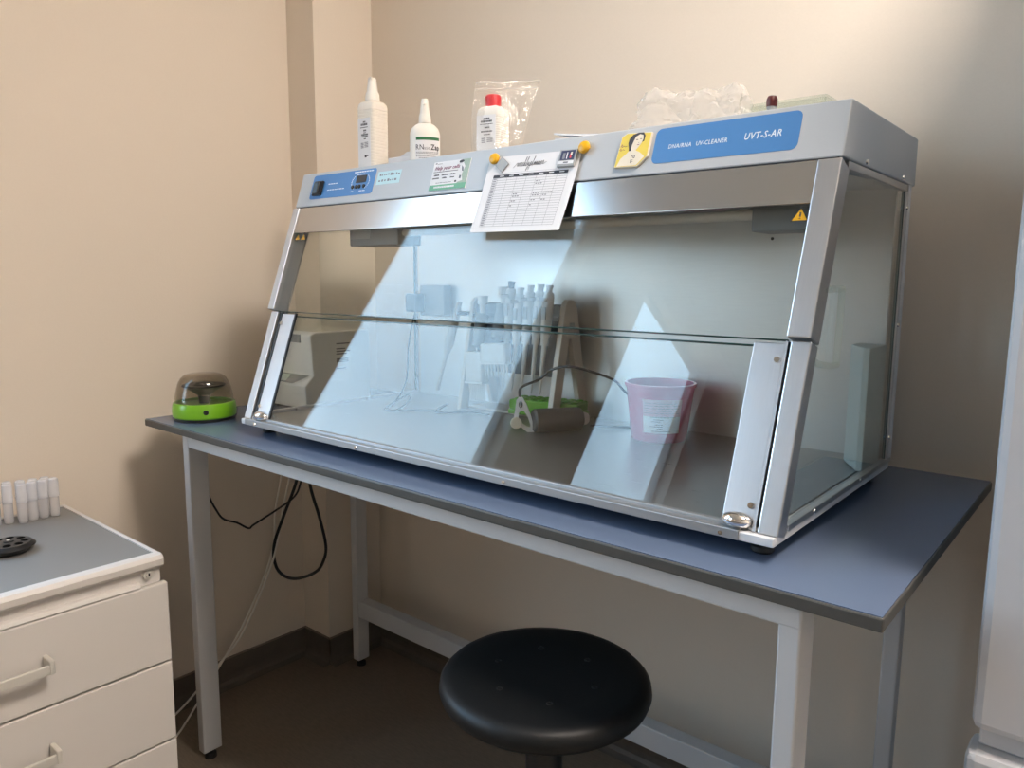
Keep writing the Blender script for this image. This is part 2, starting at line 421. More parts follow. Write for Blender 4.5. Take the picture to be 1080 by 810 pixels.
# warning triangles
def tri(b, x, s, h, n):
    w = h * .62
    b.use(INK).prism([(x - w - .002, s - .0015), (x + w + .002, s - .0015), (x, s + h + .003)], n, n + .0003, 'z')
    b.use(YEL).prism([(x - w, s), (x + w, s), (x, s + h)], n + .0003, n + .0006, 'z')
    b.use(INK).box(x - w * .12, x + w * .12, s + h * .3, s + h * .68, n + .0006, n + .0008).box(x - w * .12, x + w * .12, s + h * .12, s + h * .2, n + .0006, n + .0008)
b = B(YEL, INK, xf=FP); tri(b, 1.203, .428, .017, -.0058); part('warning_sticker', b, uv, 'yellow warning triangle at the top right of the glass')
b = B(YEL2, INK, xf=FP); tri(b, .031, .435, .0125, -.0058); tri(b, .053, .435, .0125, -.0058); part('warning_sticker', b, uv, 'pair of small yellow warning triangles at the top left of the glass')
# side panes and their frames
def yz(s, n=0): p = fp(0, s, n); return (p.y, p.z)
for side, x in ((0, .003), (1, 1.2395)):
    ye = .524 if side else .540
    poly = [(.040, ZB + .006), yz(.505, -.034), (ye, z0 - .004), (ye, ZB + .006)]
    sp = part('side_pane', B(PANE).prism(poly, x, x + .004, 'x'), uv, 'glass side pane, %s' % ('left end' if side == 0 else 'right end'))
    part('pane_edge', B(GEDGE).box(x - .0005, x + .0045, ye - .0005, ye + .002, ZB + .006, z0 - .004), sp)
    xo = x - .001
    b = B(STEELV)
    b.box(xo, xo + .008, .527 if side else .543, .549, ZB, z0, .001)
    b.box(xo - .003, xo + .010, .040, .548, ZB, ZB + .0085, .001)
    b.box(xo - .0, xo + .008, .20, .548, z0 - .012, z0 - .001, .001)
    fr = part('side_frame', b, uv)
    for z in (.97, 1.17, 1.37): part('screw', B(CHROME).cyl((xo + .0075, .532 if side else .546, z), (xo + .0105, .532 if side else .546, z), .004, .0035, 14), fr)
    for y in (.14, .36): part('screw', B(CHROME).cyl((xo + .009, y, ZB + .0045), (xo + .0115, y, ZB + .0045), .0038, .003, 14), fr)
    xp = 0.0 if side == 0 else 1.2455
    part('rear_post', B(WHITEP).box(xp - .002, xp + .002, .536 if side else .547, .554, ZB, z0, .0008), uv)
# acrylic loop on the right side pane
b = B(ACRYL).tube([(1.2445, .102, 1.142), (1.249, .120, 1.135), (1.249, .186, 1.128), (1.249, .192, 1.140), (1.249, .197, 1.228), (1.249, .191, 1.234), (1.249, .150, 1.234), (1.2445, .128, 1.232)], .0048, 8, 5)
part('side_handle', b, uv, 'clear acrylic handle loop on the right side pane')
# interior
bpn = part('back_panel', B(STEELP).box(.020, 1.226, .546, .552, ZB, z0), uv)
part('ceiling_plate', B(HOUSEP).box(.010, 1.236, .175, .546, z0 - .003, z0 - .0005), uv)
b = B(AIRP).prism([(1.186, .484), (1.224, .418), (1.2345, .418), (1.2345, .520), (1.186, .530)], ZB + .004, 1.136, 'z', .0015)
part('air_duct', b, uv, 'tall pale green box in the rear right corner')
lf = part('lamp_fixture', B(MIDGREY).box(.31, 1.10, .205, .265, 1.352, z0 - .004, .002), uv)
part('uv_tube', B(HDPE).cyl((.305, .235, 1.345), (1.105, .235, 1.345), .008), lf)
b = B(GREYPL).box(.137, .305, .215, .285, 1.318, z0 - .004, .003).use(MIDGREY).box(.142, .212, .2135, .216, 1.334, 1.36, .001)
part('lamp_holder', b, lf)
part('lamp_holder', B(GREYPL).box(1.105, 1.19, .215, .285, 1.318, z0 - .004, .003), lf)
part('screw', B(BLACK).lathe([(.003, -.001), (.003, .0005)], n=14, xf=Matrix.Translation((1.011, .5455, 1.326)) @ Matrix.Rotation(PI / 2, 4, 'X')), bpn)
so = part('power_socket', B(MIDGREY).box(.052, .145, .515, .546, 1.145, 1.228, .004), uv)
part('plug', B(BLACK).box(.030, .075, .480, .515, 1.155, 1.205, .006), so)
# labels on the housing
b = B(BLUEL, WHITETXT, INK, xf=FP)
b.use(BLUEL).prism(rrect(.954, 1.184, .5315, .5905, .010), 0, .0006, 'z')
part('name_plate', b, uv, 'large blue name plate with white lettering')
b = B(WHITETXT, xf=FP)
b.text('DNA/RNA', .9800, .5545, .0100, .0007, shear=.08, bold=.00005, sx=.80)
b.text('UV-CLEANER', 1.0265, .5545, .0100, .0007, shear=.10, bold=.00006, sx=.79)
b.text('UVT-S-AR', 1.1025, .5545, .0150, .0007, shear=.16, bold=.00018, sx=.79)
part('lettering', b, uv.children[-1], 'white lettering')
b = B(BLUEL, xf=FP).prism(rrect(.045, .2715, .5315, .5905, .007), 0, .0006, 'z')
cp = part('control_panel', b, uv, 'blue control panel with black rocker switch')
b = B(WHITETXT, xf=FP)
for x0, x1, s, h in ((.108, .143, .5640, .0020), (.108, .172, .5495, .0020), (.196, .262, .5842, .0026), (.205, .235, .5788, .0016), (.198, .208, .5392, .0018), (.226, .248, .5392, .0018), (.05, .053, .546, .004)):
    n = max(1, int((x1 - x0) / .008))
    for k in range(n):
        a = x0 + (x1 - x0) * k / n; b.box(a, a + (x1 - x0) / n * .82, s, s + h, .0006, .0008)
for k in range(10):
    for sg in (-1, 1):
        a = math.radians(-50 + k * 10); cx = .224; x = cx + sg * .030 * math.cos(a); s = .562 + .020 * math.sin(a)
        b.box(x - .0011, x + .0011, s - .0011, s + .0011, .0006, .0008)
part('lettering', b, cp, 'white lettering')
b = B(BLACK, xf=FP).box(.059, .0905, .5385, .5735, .0005, .006, .0012)
b.prism([(.561 - .5 + .0015, .006), (.0885, .006), (.0885, .011), (.075, .0065), (.0625, .009)], .543, .569, 'y', xf=Matrix.Identity(4))
part('rocker_switch', b, cp)
part('display', B(BLACK, xf=FP).box(.209, .243, .5595, .5765, .0005, .0020, .0005), cp)
for x in (.201, .214, .2245, .2395):
    part('button', B(BLACK, xf=FP).lathe([(.0045, .0005), (.0045, .002), (.0038, .0028)], (x, .5505, 0), 14), cp)
b = B(PALEBLUE, xf=FP).box(.2795, .354, .5495, .5795, 0, .0005)
b.use(INKL)
for row, s in ((0, .5690), (1, .5555)):
    x = .286
    while x < .345:
        w = random.uniform(.003, .007); b.box(x, x + w, s + random.uniform(0, .0015), s + random.uniform(.003, .006), .0005, .0007); x += w + random.uniform(.001, .006)
part('inventory_sticker', b, uv, 'small pale blue sticker with grey handwriting')
# promotional card
b = B(PAPER, xf=FP)
x0, x1, s0, s1 = .4515, .5525, .5225, .5835
n = .0012
b.use(PAPER).box(x0, x1, s0, s1, 0, n)
n2 = n + .0003
b.use(GREENB).box(x0 + .0005, x1 - .0005, s0 + .0005, s0 + .0115, n, n2)
b.use(LEAF).prism([(.529, .5832), (x1 - .0005, .5832), (x1 - .0005, s0 + .0115), (.527, s0 + .0115), (.536, .552), (.541, .568)], n, n2, 'z')
n3 = n2 + .0002
b.use(INK).ell((.5285, .5790, n2), (.0065, .0035, .0004), 14, 6)
b.use(PAPER).prism([(.527, .577), (.534, .578), (.5385, .566), (.5345, .556), (.5405, .539), (.5275, .536), (.5265, .556)], n2, n3, 'z')
b.use(STANDG).prism([(.532, .570), (.5365, .566), (.5385, .558), (.5345, .559)], n3, n3 + .0002, 'z')
b.use(STANDG).prism([(.531, .5505), (.5355, .549), (.5350, .5425), (.5305, .544)], n3, n3 + .0002, 'z')
b.use(INK).ell((.5225, .5385, n2), (.0030, .0022, .0003), 10, 6)
b.use(INKL).box(.4555, .4605, .5790, .5815, n, n2).box(.462, .475, .5785, .5795, n, n2)
b.use(INK).box(.4555, .523, .5612, .5622, n, n2)
for s, segs in ((.5535, ((.4585, .473), (.480, .499), (.5035, .519))), (.5470, ((.4555, .4745), (.4830, .4955), (.5055, .517))), (.5375, ((.4680, .5120),))):
    for a, c in segs:
        k = a
        while k < c - .001:
            w = random.uniform(.0015, .003); b.use(INK if s > .54 else INKL).box(k, min(k + w, c), s, s + random.uniform(.0018, .0030) * (1 if s > .54 else .5), n, n2); k += w + .0006
b.use(PAPER)
k = .4660
while k < .520:
    w = random.uniform(.002, .004); b.box(k, k + w, s0 + .0045, s0 + .0082, n2, n3); k += w + .0008
b.use(INKR).text('Help your cells', .4570, .5660, .0112, n2, shear=.32, bold=.0001, sx=.88)
part('promotional_card', b, uv, 'white and green promotional card with a dark-haired figure')

# ------------------------------------------------------------------ sheet and magnets on the cabinet front
Q = [(.606, .5765), (.816, .5715), (.8125, .421), (.605, .425)]    # TL TR BR BL  (x, s)
def pp(u, v, lift=0.):
    x = (Q[0][0] * (1 - u) + Q[1][0] * u) * (1 - v) + (Q[3][0] * (1 - u) + Q[2][0] * u) * v
    s = (Q[0][1] * (1 - u) + Q[1][1] * u) * (1 - v) + (Q[3][1] * (1 - u) + Q[2][1] * u) * v
    return fp(x, s, .0035 + .012 * v ** 1.6 * (.75 + .25 * u) + lift)
def patch(b, u0, u1, v0, v1, lift, nu=1, nv=1):
    pts = [pp(u0 + (u1 - u0) * i / nu, v0 + (v1 - v0) * j / nv, lift) for j in range(nv + 1) for i in range(nu + 1)]
    b.faces(pts, [[j * (nu + 1) + i, j * (nu + 1) + i + 1, (j + 1) * (nu + 1) + i + 1, (j + 1) * (nu + 1) + i] for j in range(nv) for i in range(nu)])
b = B(PAPER, INK, INKL)
NU, NV = 8, 12
top = [pp(i / NU, j / NV) for j in range(NV + 1) for i in range(NU + 1)]
bot = [pp(i / NU, j / NV, -.0004) for j in range(NV + 1) for i in range(NU + 1)]
k = len(top); polys = []
for j in range(NV):
    for i in range(NU):
        a = j * (NU + 1) + i; q = [a, a + 1, a + NU + 2, a + NU + 1]
        polys += [q, [p + k for p in q[::-1]]]
per = [i for i in range(NU + 1)] + [j * (NU + 1) + NU for j in range(1, NV + 1)] + [NV * (NU + 1) + i for i in range(NU - 1, -1, -1)] + [j * (NU + 1) for j in range(NV - 1, 0, -1)]
for i in range(len(per)):
    a, c = per[i], per[(i + 1) % len(per)]; polys.append([a, c, c + k, a + k])
b.use(PAPER).faces(top + bot, polys)
L = .0003
ua, ub, va, vb = .095, .915, .285, .925
b.use(INK); patch(b, ua, ub, .243, .283, L, 4)
rows, cols = 21, 8
b.use(INKL)
for r in range(rows + 1):
    v = va + (vb - va) * r / rows; patch(b, ua, ub, v, v + .0032, L, 4)
cu = [ua, ua + .055] + [ua + .055 + (ub - ua - .055) * c / 7 for c in range(1, 8)]
for u in cu: patch(b, u, u + .0022, va, vb, L, 1, 8)
for r in range(rows):
    v = va + (vb - va) * (r + .3) / rows; patch(b, ua + .008, ua + .045, v, v + .010, L * 1.1)
b.use(PAPER)
for c in range(7):
    u = ua + .075 + (ub - ua - .055) * c / 7; patch(b, u, u + .05, .257, .268, L * 1.6)
b.use(INKL)
patch(b, .10, .82, .222, .2245, L, 3)
for (c, r, m) in ((2, 7, 2), (2, 8, 3), (2, 10, 2), (4, 2, 2), (4, 3, 3), (4, 7, 3), (4, 8, 3), (4, 10, 2), (5, 7, 4), (5, 8, 2), (5, 10, 2), (2, 12, 1), (4, 12, 1)):
    for q in range(m):
        u = cu[c + 1] + .012 + q * .026; v = va + (vb - va) * (r + .25) / rows
        patch(b, u, u + .018, v, v + .012, L * 1.1)
sheet = thing('planner_sheet', 'white weekly planner sheet with printed table hung by magnets on the cabinet', 'paper', fp(.71, .50))
part('page', b, sheet)
# handwritten title
def script_pts(word):
    G = {'w': [(0, .45), (.12, 0), (.28, .4), (.42, 0), (.58, .45), (.7, .36)], 'e': [(0, .1), (.22, .28), (.15, .45), (.03, .25), (.12, 0), (.4, .1)],
         'k': [(0, .1), (.22, .9), (.12, .95), (.08, 0), (.25, .4), (.15, .22), (.35, 0), (.45, .08)], 'l': [(0, .1), (.25, .9), (.14, .98), (.1, .1), (.2, 0), (.34, .1)],
         'y': [(0, .45), (.1, .1), (.28, .42), (.22, -.4), (.05, -.5), (.1, -.25), (.42, .1)], 'p': [(0, .1), (.14, .45), (.02, -.5), (.14, .35), (.32, .4), (.3, .05), (.12, .02), (.45, .08)],
         'a': [(0, .1), (.3, .42), (.08, .3), (.1, .02), (.3, .35), (.3, .03), (.45, .1)], 'n': [(0, .1), (.1, .42), (.1, 0), (.28, .42), (.34, .03), (.48, .1)],
         'r': [(0, .1), (.12, .45), (.25, .4), (.24, .04), (.45, .12), (.9, .3)], ' ': [(0, .0), (.12, .02)]}
    x, out = 0, [(-.7, -.12), (-.3, .15)]
    for ch in word:
        g = G[ch]
        out += [(x + px + py * .25, py) for px, py in g]; x += g[-1][0]
    return out, x
pts, wid = script_pts('weekly planner')
b = B(INK)
P3 = []
for px, py in pts:
    u = .335 + .32 * px / wid; v = .150 - py * .112
    P3.append(pp(u, v, .0004))
b.tube(P3, .00026, 5, 4)
part('title', b, sheet, 'handwritten title in black script')
def dome(name, x, s, r, label, base_n=0):
    b = B(YEL, xf=FP)
    b.lathe([(r * .93, 0), (r, .0025), (r * .97, .0045), (r * .82, .0068), (r * .5, .0085), (1e-4, .0092)], (x, s, base_n), 24)
    return single(name, b, fp(x, s, base_n), label, 'magnet', 'round yellow magnets')
dome('round_magnet', .620, .5715, .0108, 'round yellow magnet at the top left corner of the planner sheet', .0052)
dome('round_magnet', .8215, .572, .0112, 'round yellow magnet at the top right corner of the planner sheet', .0045)
M = FP @ Matrix.Translation((.641, .5585, .0048)) @ Matrix.Rotation(math.radians(-38), 4, 'Z')
single('square_magnet', B(MIDGREY).box(-.0125, .0125, -.0105, .0105, 0, .0022, .0006, xf=M), fp(.641, .5585, .0048), 'flat grey rectangular magnet beside the left yellow magnet', 'magnet')
M = FP @ Matrix.Translation((.7925, .5555, .0050)) @ Matrix.Rotation(math.radians(-2), 4, 'Z')
pm = thing('picture_magnet', 'small grey photo magnet with dark picture on the planner sheet', 'magnet', fp(.7925, .5555, .005))
part('backing', B(MIDGREY).box(-.0190, .0170, -.0165, .0150, 0, .005, .001, xf=M), pm)
b = B(NAVY).box(-.0150, .0145, -.0050, .0125, .005, .0053, xf=M)
b.use(PAPER).box(-.0185, .0150, -.0120, -.0065, .005, .0053, xf=M).box(-.002, .000, -.003, .009, .0053, .0055, xf=M)
b.use(INKL).box(-.006, .004, -.0108, -.0080, .0053, .0055, xf=M)
b.use(REDCAP).box(.005, .0085, -.002, .007, .0053, .0055, xf=M).use(CREAM).box(.0062, .0095, .003, .009, .0055, .0057, xf=M)
b.use(INKL).box(-.010, -.005, -.003, .008, .0053, .0055, xf=M)
part('picture', b, pm)
pw = thing('portrait_magnet', 'yellow magnet with a drawn dark-haired person in a white shirt', 'magnet', fp(.918, .558))
OUT = [(.8885, .5295), (.9315, .5275), (.9475, .5440), (.9480, .5855), (.9010, .5885), (.8925, .5830)]
part('backing', B(CREAM, xf=FP).prism(OUT, 0, .0045, 'z', .0006), pw)
def sc(P, k=.965, c=(.918, .558)): return [(c[0] + (x - c[0]) * k, c[1] + (s - c[1]) * k) for x, s in P]
b = B(YEL2, xf=FP).prism(sc(OUT, .955), .0045, .0048, 'z')
n = .0048
b.use(CREAM).prism([(.8935, .5312), (.8985, .5440), (.9080, .5520), (.9130, .5575), (.9240, .5560), (.9330, .5515), (.9420, .5440), (.9300, .5300)], n, n + .0002, 'z')
b.use(INK).prism([(.9105, .5600), (.9075, .5700), (.9085, .5780), (.9140, .5840), (.9230, .5865), (.9330, .5860), (.9370, .5800), (.9365, .5710), (.9320, .5690), (.9180, .5640), (.9150, .5560), (.9110, .5560)], n + .0002, n + .0004, 'z')
b.use(CREAM).prism([(.9150, .5640), (.9170, .5720), (.9200, .5800), (.9270, .5835), (.9330, .5815), (.9345, .5750), (.9320, .5670), (.9275, .5605), (.9240, .5560), (.9150, .5570)], n + .0004, n + .0006, 'z')
b.use(INK).box(.9215, .9250, .5738, .5748, n + .0006, n + .0008).box(.9285, .9315, .5745, .5755, n + .0006, n + .0008).box(.9265, .9280, .5685, .5690, n + .0006, n + .0008)
b.use(INKR).box(.9248, .9290, .5648, .5658, n + .0006, n + .0008)
for x0, x1, s0, s1 in ((.9170, .9200, .5470, .5480), (.9182, .9190, .5425, .5470), (.9215, .9224, .5432, .5480), (.9240, .9249, .5432, .5480), (.9224, .9240, .5425, .5435), (.9178, .9188, .5345, .5405), (.9215, .9225, .5360, .5375), (.9205, .9220, .5390, .5400)):
    b.use(INK).box(x0, x1, s0, s1, n + .0002, n + .0004)
b.use(INKR).tube([(.8945, .5650, n), (.8965, .5690, n), (.8965, .5640, n), (.9000, .5660, n), (.9030, .5645, n), (.9060, .5655, n)], .0004, 4, 4)
b.tube([(.8930, .5590, n), (.8960, .5620, n), (.8955, .5575, n), (.8990, .5600, n), (.9030, .5585, n)], .0004, 4, 4)
part('portrait', b, pw)

# ------------------------------------------------------------------ things on top of the cabinet
ZTOP = F0 + .579
# ribbed square spray bottle
def square_bottle(name, x, y, rot, hw, hd, h, label_w, mbody, label, cat, neck, spray=True, cap=None):
    t = thing(name, label, cat, (x, y, ZTOP))
    M = Matrix.Translation((x, y, ZTOP)) @ Matrix.Rotation(rot, 4, 'Z')
    b = B(mbody)
    prof = rrect(-hw, hw, -hd, hd, .008, 4)
    levels = [(0, .96)]
    nr = 22
    z = .004
    levels.append((z, 1))
    for k in range(nr):
        zz = .010 + (h - .030) * k / nr
        levels += [(zz, 1.0), (zz + .0014, .968), (zz + .0024, 1.0)]
    levels += [(h - .018, 1), (h - .010, .95), (h - .004, .78), (h, .45)]
    pts = []; polys = []; npf = len(prof)
    for z, s in levels:
        for u, v in prof: pts.append((u * s, v * s, z))
    for i in range(len(levels) - 1):
        for k in range(npf): polys.append([i * npf + k, i * npf + (k + 1) % npf, (i + 1) * npf + (k + 1) % npf, (i + 1) * npf + k])
    polys += [list(range(npf))[::-1], [(len(levels) - 1) * npf + k for k in range(npf)]]
    b.faces(pts, polys, M)
    body = part('bottle_body', b, t)
    return t, M, body
t, M, body = square_bottle('spray_bottle', .042, .370, math.radians(3), .0290, .0275, .195, .04, HDPER, 'tall square ribbed white spray bottle at the left end of the cabinet top', 'bottle', .0)
MF = M @ Matrix(((1, 0, 0, 0), (0, 0, -1, -.0276), (0, 1, 0, 0), (0, 0, 0, 1)))
b = B(PAPER).box(-.024, .020, .030, .150, 0, .0006, xf=MF)
b.use(INK)
for x0, x1, z, h in ((-.005, .004, .1385, .004), (-.013, .010, .132, .005), (-.015, .012, .1265, .002), (-.004, .006, .118, .004), (-.004, .004, .1135, .002), (-.012, .012, .108, .004), (-.010, .012, .104, .003), (-.003, .004, .0985, .003)):
    k = x0
    while k < x1:
        w = random.uniform(.002, .004); b.box(k, min(k + w, x1), z, z + h, .0006, .0008, xf=MF); k += w + .0009
b.use(INKL)
for z in (.078, .0815, .085, .0885): b.box(-.014, -.004, z, z + .0022, .0006, .0008, xf=MF).box(-.001, .012, z + .001, z + .003, .0006, .0008, xf=MF)
b.use(INK).box(-.001, .006, .0545, .0605, .0006, .0008, xf=MF).box(.007, .012, .057, .0595, .0006, .0008, xf=MF)
part('label', b, t, 'white label with small black print')
def sprayer(t, x, y, z0, k=1.):
    b = B(HDPE)
    b.lathe([(.0155 * k, 0), (.0158 * k, .003), (.0150 * k, .016), (.0135 * k, .021)], (x, y, z0), 28)
    c = part('collar', b, t)
    b = B(HDPE).lathe([(.0125 * k, .021), (.0115 * k, .030), (.0100 * k, .043), (.0092 * k, .052), (.0080 * k, .056)], (x, y, z0), 24)
    b.cyl((x + .006 * k, y - .008 * k, z0 + .047 * k), (x + .0085 * k, y - .0125 * k, z0 + .047 * k), .0032, .0028, 12)
    part('spray_head', b, t)
    return c
sprayer(t, .042, .370, ZTOP + .194, 1.14)
# RNase spray bottle
bx, by = .236, .365
t = thing('spray_bottle', 'short oval white spray bottle with dark green stripe on its label', 'bottle', (bx, by, ZTOP))
b = B(HDPE)
prof = [(.92, 0), (1, .004), (1, .088), (.97, .096), (.86, .105), (.66, .112), (.40, .117)]
ROT = Matrix.Translation((bx, by, ZTOP)) @ Matrix.Rotation(math.radians(42), 4, 'Z')
b.lathe([(r * .0355, z) for r, z in prof], n=36, xf=ROT, squash=(1, .72))
part('bottle_body', b, t)
b = B(PAPER)
def cyl_pt(u, z, lift=0.):    # u: metres round the front of the oval, local x
    a = -PI / 2 + u / .034
    return ROT @ V(((.0355 + lift) * math.cos(a), (.0355 * .72 + lift) * math.sin(a), z))
def cpatch(b, u0, u1, z0, z1, lift, n=10):
    pts = [cyl_pt(u0 + (u1 - u0) * i / n, z, lift) for z in (z0, z1) for i in range(n + 1)]
    b.faces(pts, [[i, i + 1, n + 2 + i, n + 1 + i] for i in range(n)])
cpatch(b, -.021, .040, .012, .083, .0005, 14)
b.use(DKGREEN); cpatch(b, -.019, .040, .0750, .0818, .0008, 14)
b.use(INKL)
for z, u0, u1 in ((.047, -.019, .036), (.044, -.019, .034), (.038, -.015, .030), (.034, -.012, .030), (.030, -.012, .032), (.026, -.012, .028), (.022, -.012, .030)):
    u = u0
    while u < u1:
        w = random.uniform(.002, .005); cpatch(b, u, min(u + w, u1), z, z + .0014, .0008, 2); u += w + .001
b.use(INK); cpatch(b, -.0185, -.0165, .038, .040, .0008, 2)
def ctext(b, body, u, z, size, bold=0., sx=1.):
    tb = B(INK).text(body, 0, 0, size, 0, ext=0, bold=bold, sx=sx)
    tb.bm.verts.ensure_lookup_table(); tb.bm.verts.index_update()
    b.faces([cyl_pt(u + v.co.x, z + v.co.y, .0009) for v in tb.bm.verts], [[v.index for v in f.verts] for f in tb.bm.faces])
    tb.bm.free()
b.use(INK); ctext(b, 'RN', -.0200, .0535, .0170, sx=.80); b.use(INKL); ctext(b, 'ase', -.0005, .0535, .0125, sx=.72); b.use(INK); ctext(b, 'Zap', .0150, .0535, .0170, .0004, sx=.80)
part('label', b, t, 'white label with dark lettering under a dark green stripe')
sprayer(t, bx, by, ZTOP + .116, .92)
# white carton between the spray bottles
b = B(PAPER).box(.118, .206, .352, .43, ZTOP, ZTOP + .047, .002).prism([(.150, ZTOP + .047), (.204, ZTOP + .047), (.200, ZTOP + .0575), (.176, ZTOP + .0575)], .36, .42, 'y', .001)
single('paper_carton', b, (.165, .39, ZTOP), 'low white paper carton lying between the two spray bottles', 'box')
# bottle with the red cap in a zip bag
t, M, body = square_bottle('reagent_bottle', .444, .372, math.radians(12), .0290, .0265, .128, .04, HDPE, 'square white bottle with red cap standing inside a clear zip bag', 'bottle', 0)
MF = M @ Matrix(((1, 0, 0, 0), (0, 0, -1, -.0266), (0, 1, 0, 0), (0, 0, 0, 1)))
b = B(PAPER).box(-.026, .021, .014, .106, 0, .0006, xf=MF).use(INK)
for x0, x1, z, h in ((-.009, .006, .096, .004), (-.015, .012, .0905, .004), (-.017, .014, .086, .0015), (-.006, .006, .078, .003), (-.015, .013, .070, .003), (-.008, .008, .064, .002)):
    k = x0
    while k < x1:
        w = random.uniform(.002, .004); b.box(k, min(k + w, x1), z, z + h, .0006, .0008, xf=MF); k += w + .0009
b.use(INKL)
for z in (.048, .052, .056): b.box(-.014, -.004, z, z + .0022, .0006, .0008, xf=MF).box(.0, .014, z + .001, z + .003, .0006, .0008, xf=MF)
part('label', b, t, 'white label with small black print')
b = B(REDCAP).lathe([(.0165, .126), (.0168, .129), (.0160, .149), (.0150, .151)], (.444, .372, ZTOP), 24)
for k in range(24):
    a = 2 * PI * k / 24; b.box(-.0008, .0008, .0158, .0172, .128, .148, xf=Matrix.Translation((.444, .372, ZTOP)) @ Matrix.Rotation(a, 4, 'Z'))
part('cap', b, t, 'ridged red screw cap')
# zip bag: two film sheets, wrinkled
bag = thing('zip_bag', 'clear zip bag around the bottle with the red cap', 'bag', (.444, .372, ZTOP))
CAMDIR = V((.79, -.61, 0))
ex = V((.61, .79, 0))
def bagsheet(side):
    b = B(BAG); nu, nv = 16, 16; pts = []
    for j in range(nv + 1):
        for i in range(nu + 1):
            u, v = i / nu, j / nv
            z = .002 + .188 * v
            w = .050 + .022 * v
            off = side * (.040 * max(0, 1 - v * 1.25) ** .7 + .003) * math.sin(PI * min(1, max(0, .06 + .88 * u))) ** .5
            p = V((.444, .372, 0)) + ex * ((u - .5) * 2 * w * (1.02) + .008 + .026 * v * v) + CAMDIR * off
            p += CAMDIR * .009 * noise.noise(V((u * 6, v * 7, side * 3.1))) * (1 if v > .3 else .4)
            zz = ZTOP + z + .004 * noise.noise(V((u * 3, v * 3, 7)))* v - .012 * (1 - u) * v
            pts.append((p.x, p.y, max(zz, ZTOP + .001)))
    b.faces(pts, [[j * (nu + 1) + i, j * (nu + 1) + i + 1, (j + 1) * (nu + 1) + i + 1, (j + 1) * (nu + 1) + i] for j in range(nv) for i in range(nu)])
    return b
part('bag_film', bagsheet(1), bag); part('bag_film', bagsheet(-1), bag)
def bagtop(v, r):
    w = .050 + .022 * v
    return [tuple(V((.444, .372, 0)) + ex * ((u - .5) * 2 * w + .008 + .026 * v * v) + CAMDIR * .003 * math.sin(9 * u) + V((0, 0, ZTOP + .002 + .188 * v - .012 * (1 - u) * v + .001 * math.sin(14 * u)))) for u in (0, .15, .3, .45, .6, .75, .9, 1)]
part('zip_seal', B(BAGM).tube(bagtop(.905, 0), .0016, 6), bag); part('zip_seal', B(BAGM).tube(bagtop(.985, 0), .0022, 6), bag)
# pen, papers
single('marker_pen', B(NAVY).cyl((.556, .31, ZTOP + .0065), (.62, .42, ZTOP + .0065), .0062, .0062, 14).cyl((.556, .31, ZTOP + .0065), (.549, .297, ZTOP + .0065), .005, .002, 14), (.58, .36, ZTOP), 'dark blue pen lying on the cabinet behind the planner sheet', 'pen')
def curled(name, x0, x1, y0, y1, z, lift, label):
    b = B(PAPER); n = 10; pts = []
    for k in (0, 1):
        for i in range(n + 1):
            u = i / n; zz = z + lift * (1 - u) ** 2 + k * .0032
            pts += [(x0 + (x1 - x0) * u, y0 + .01 * u, zz), (x0 + (x1 - x0) * u + .02, y1, zz)]
    o = 2 * (n + 1); polys = []
    for i in range(n):
        a = 2 * i; polys += [[a, a + 1, a + 3, a + 2], [o + a, o + a + 2, o + a + 3, o + a + 1], [a, a + 2, o + a + 2, o + a], [a + 1, o + a + 1, o + a + 3, a + 3]]
    polys += [[0, o, o + 1, 1], [2 * n, 2 * n + 1, o + 2 * n + 1, o + 2 * n]]
    return single(name, b.faces(pts, polys), (x0, y0, ZTOP), label, 'paper', 'papers on the cabinet top')
curled('paper_sheet', .716, .900, .235, .375, ZTOP + .0008, .008, 'lower sheet of the loose papers on top of the cabinet')
curled('paper_sheet', .708, .890, .242, .380, ZTOP + .0060, .014, 'upper curled sheet of the loose papers on top of the cabinet')
# crumpled bags
def crumple(name, c, r, seed, label):
    t = bmesh.new(); bmesh.ops.create_icosphere(t, subdivisions=5, radius=1)
    for v in t.verts:
        d = v.co.normalized()
        k = 1 + .30 * noise.noise(d * 1.6 + V((seed, 0, 0))) + .14 * abs(noise.noise(d * 4.5 + V((0, seed, 0)))) - .10 * abs(noise.noise(d * 8 + V((0, 0, seed))))
        q = V((max(-1, min(1, d.x * 1.35)), max(-1, min(1, d.y * 1.3)), max(-1, min(1, d.z * 1.25))))
        p = V((q.x * r[0] * k, q.y * r[1] * k, q.z * r[2] * k))
        p.z = max(p.z + r[2] * .92, .001)
        v.co = p + V(c)
    return single(name, B(BAGM).merge(t, smooth=True), c, label, 'bag', 'crumpled plastic bags on the cabinet top')
crumple('plastic_bag', (.832, .455, ZTOP), (.070, .045, .058), 1.3, 'crumpled clear plastic bag on the cabinet, beside the loose papers')
crumple('plastic_bag', (.951, .42, ZTOP), (.046, .036, .050), 5.1, 'crumpled clear plastic bag on the cabinet, nearer to the red-tipped post')
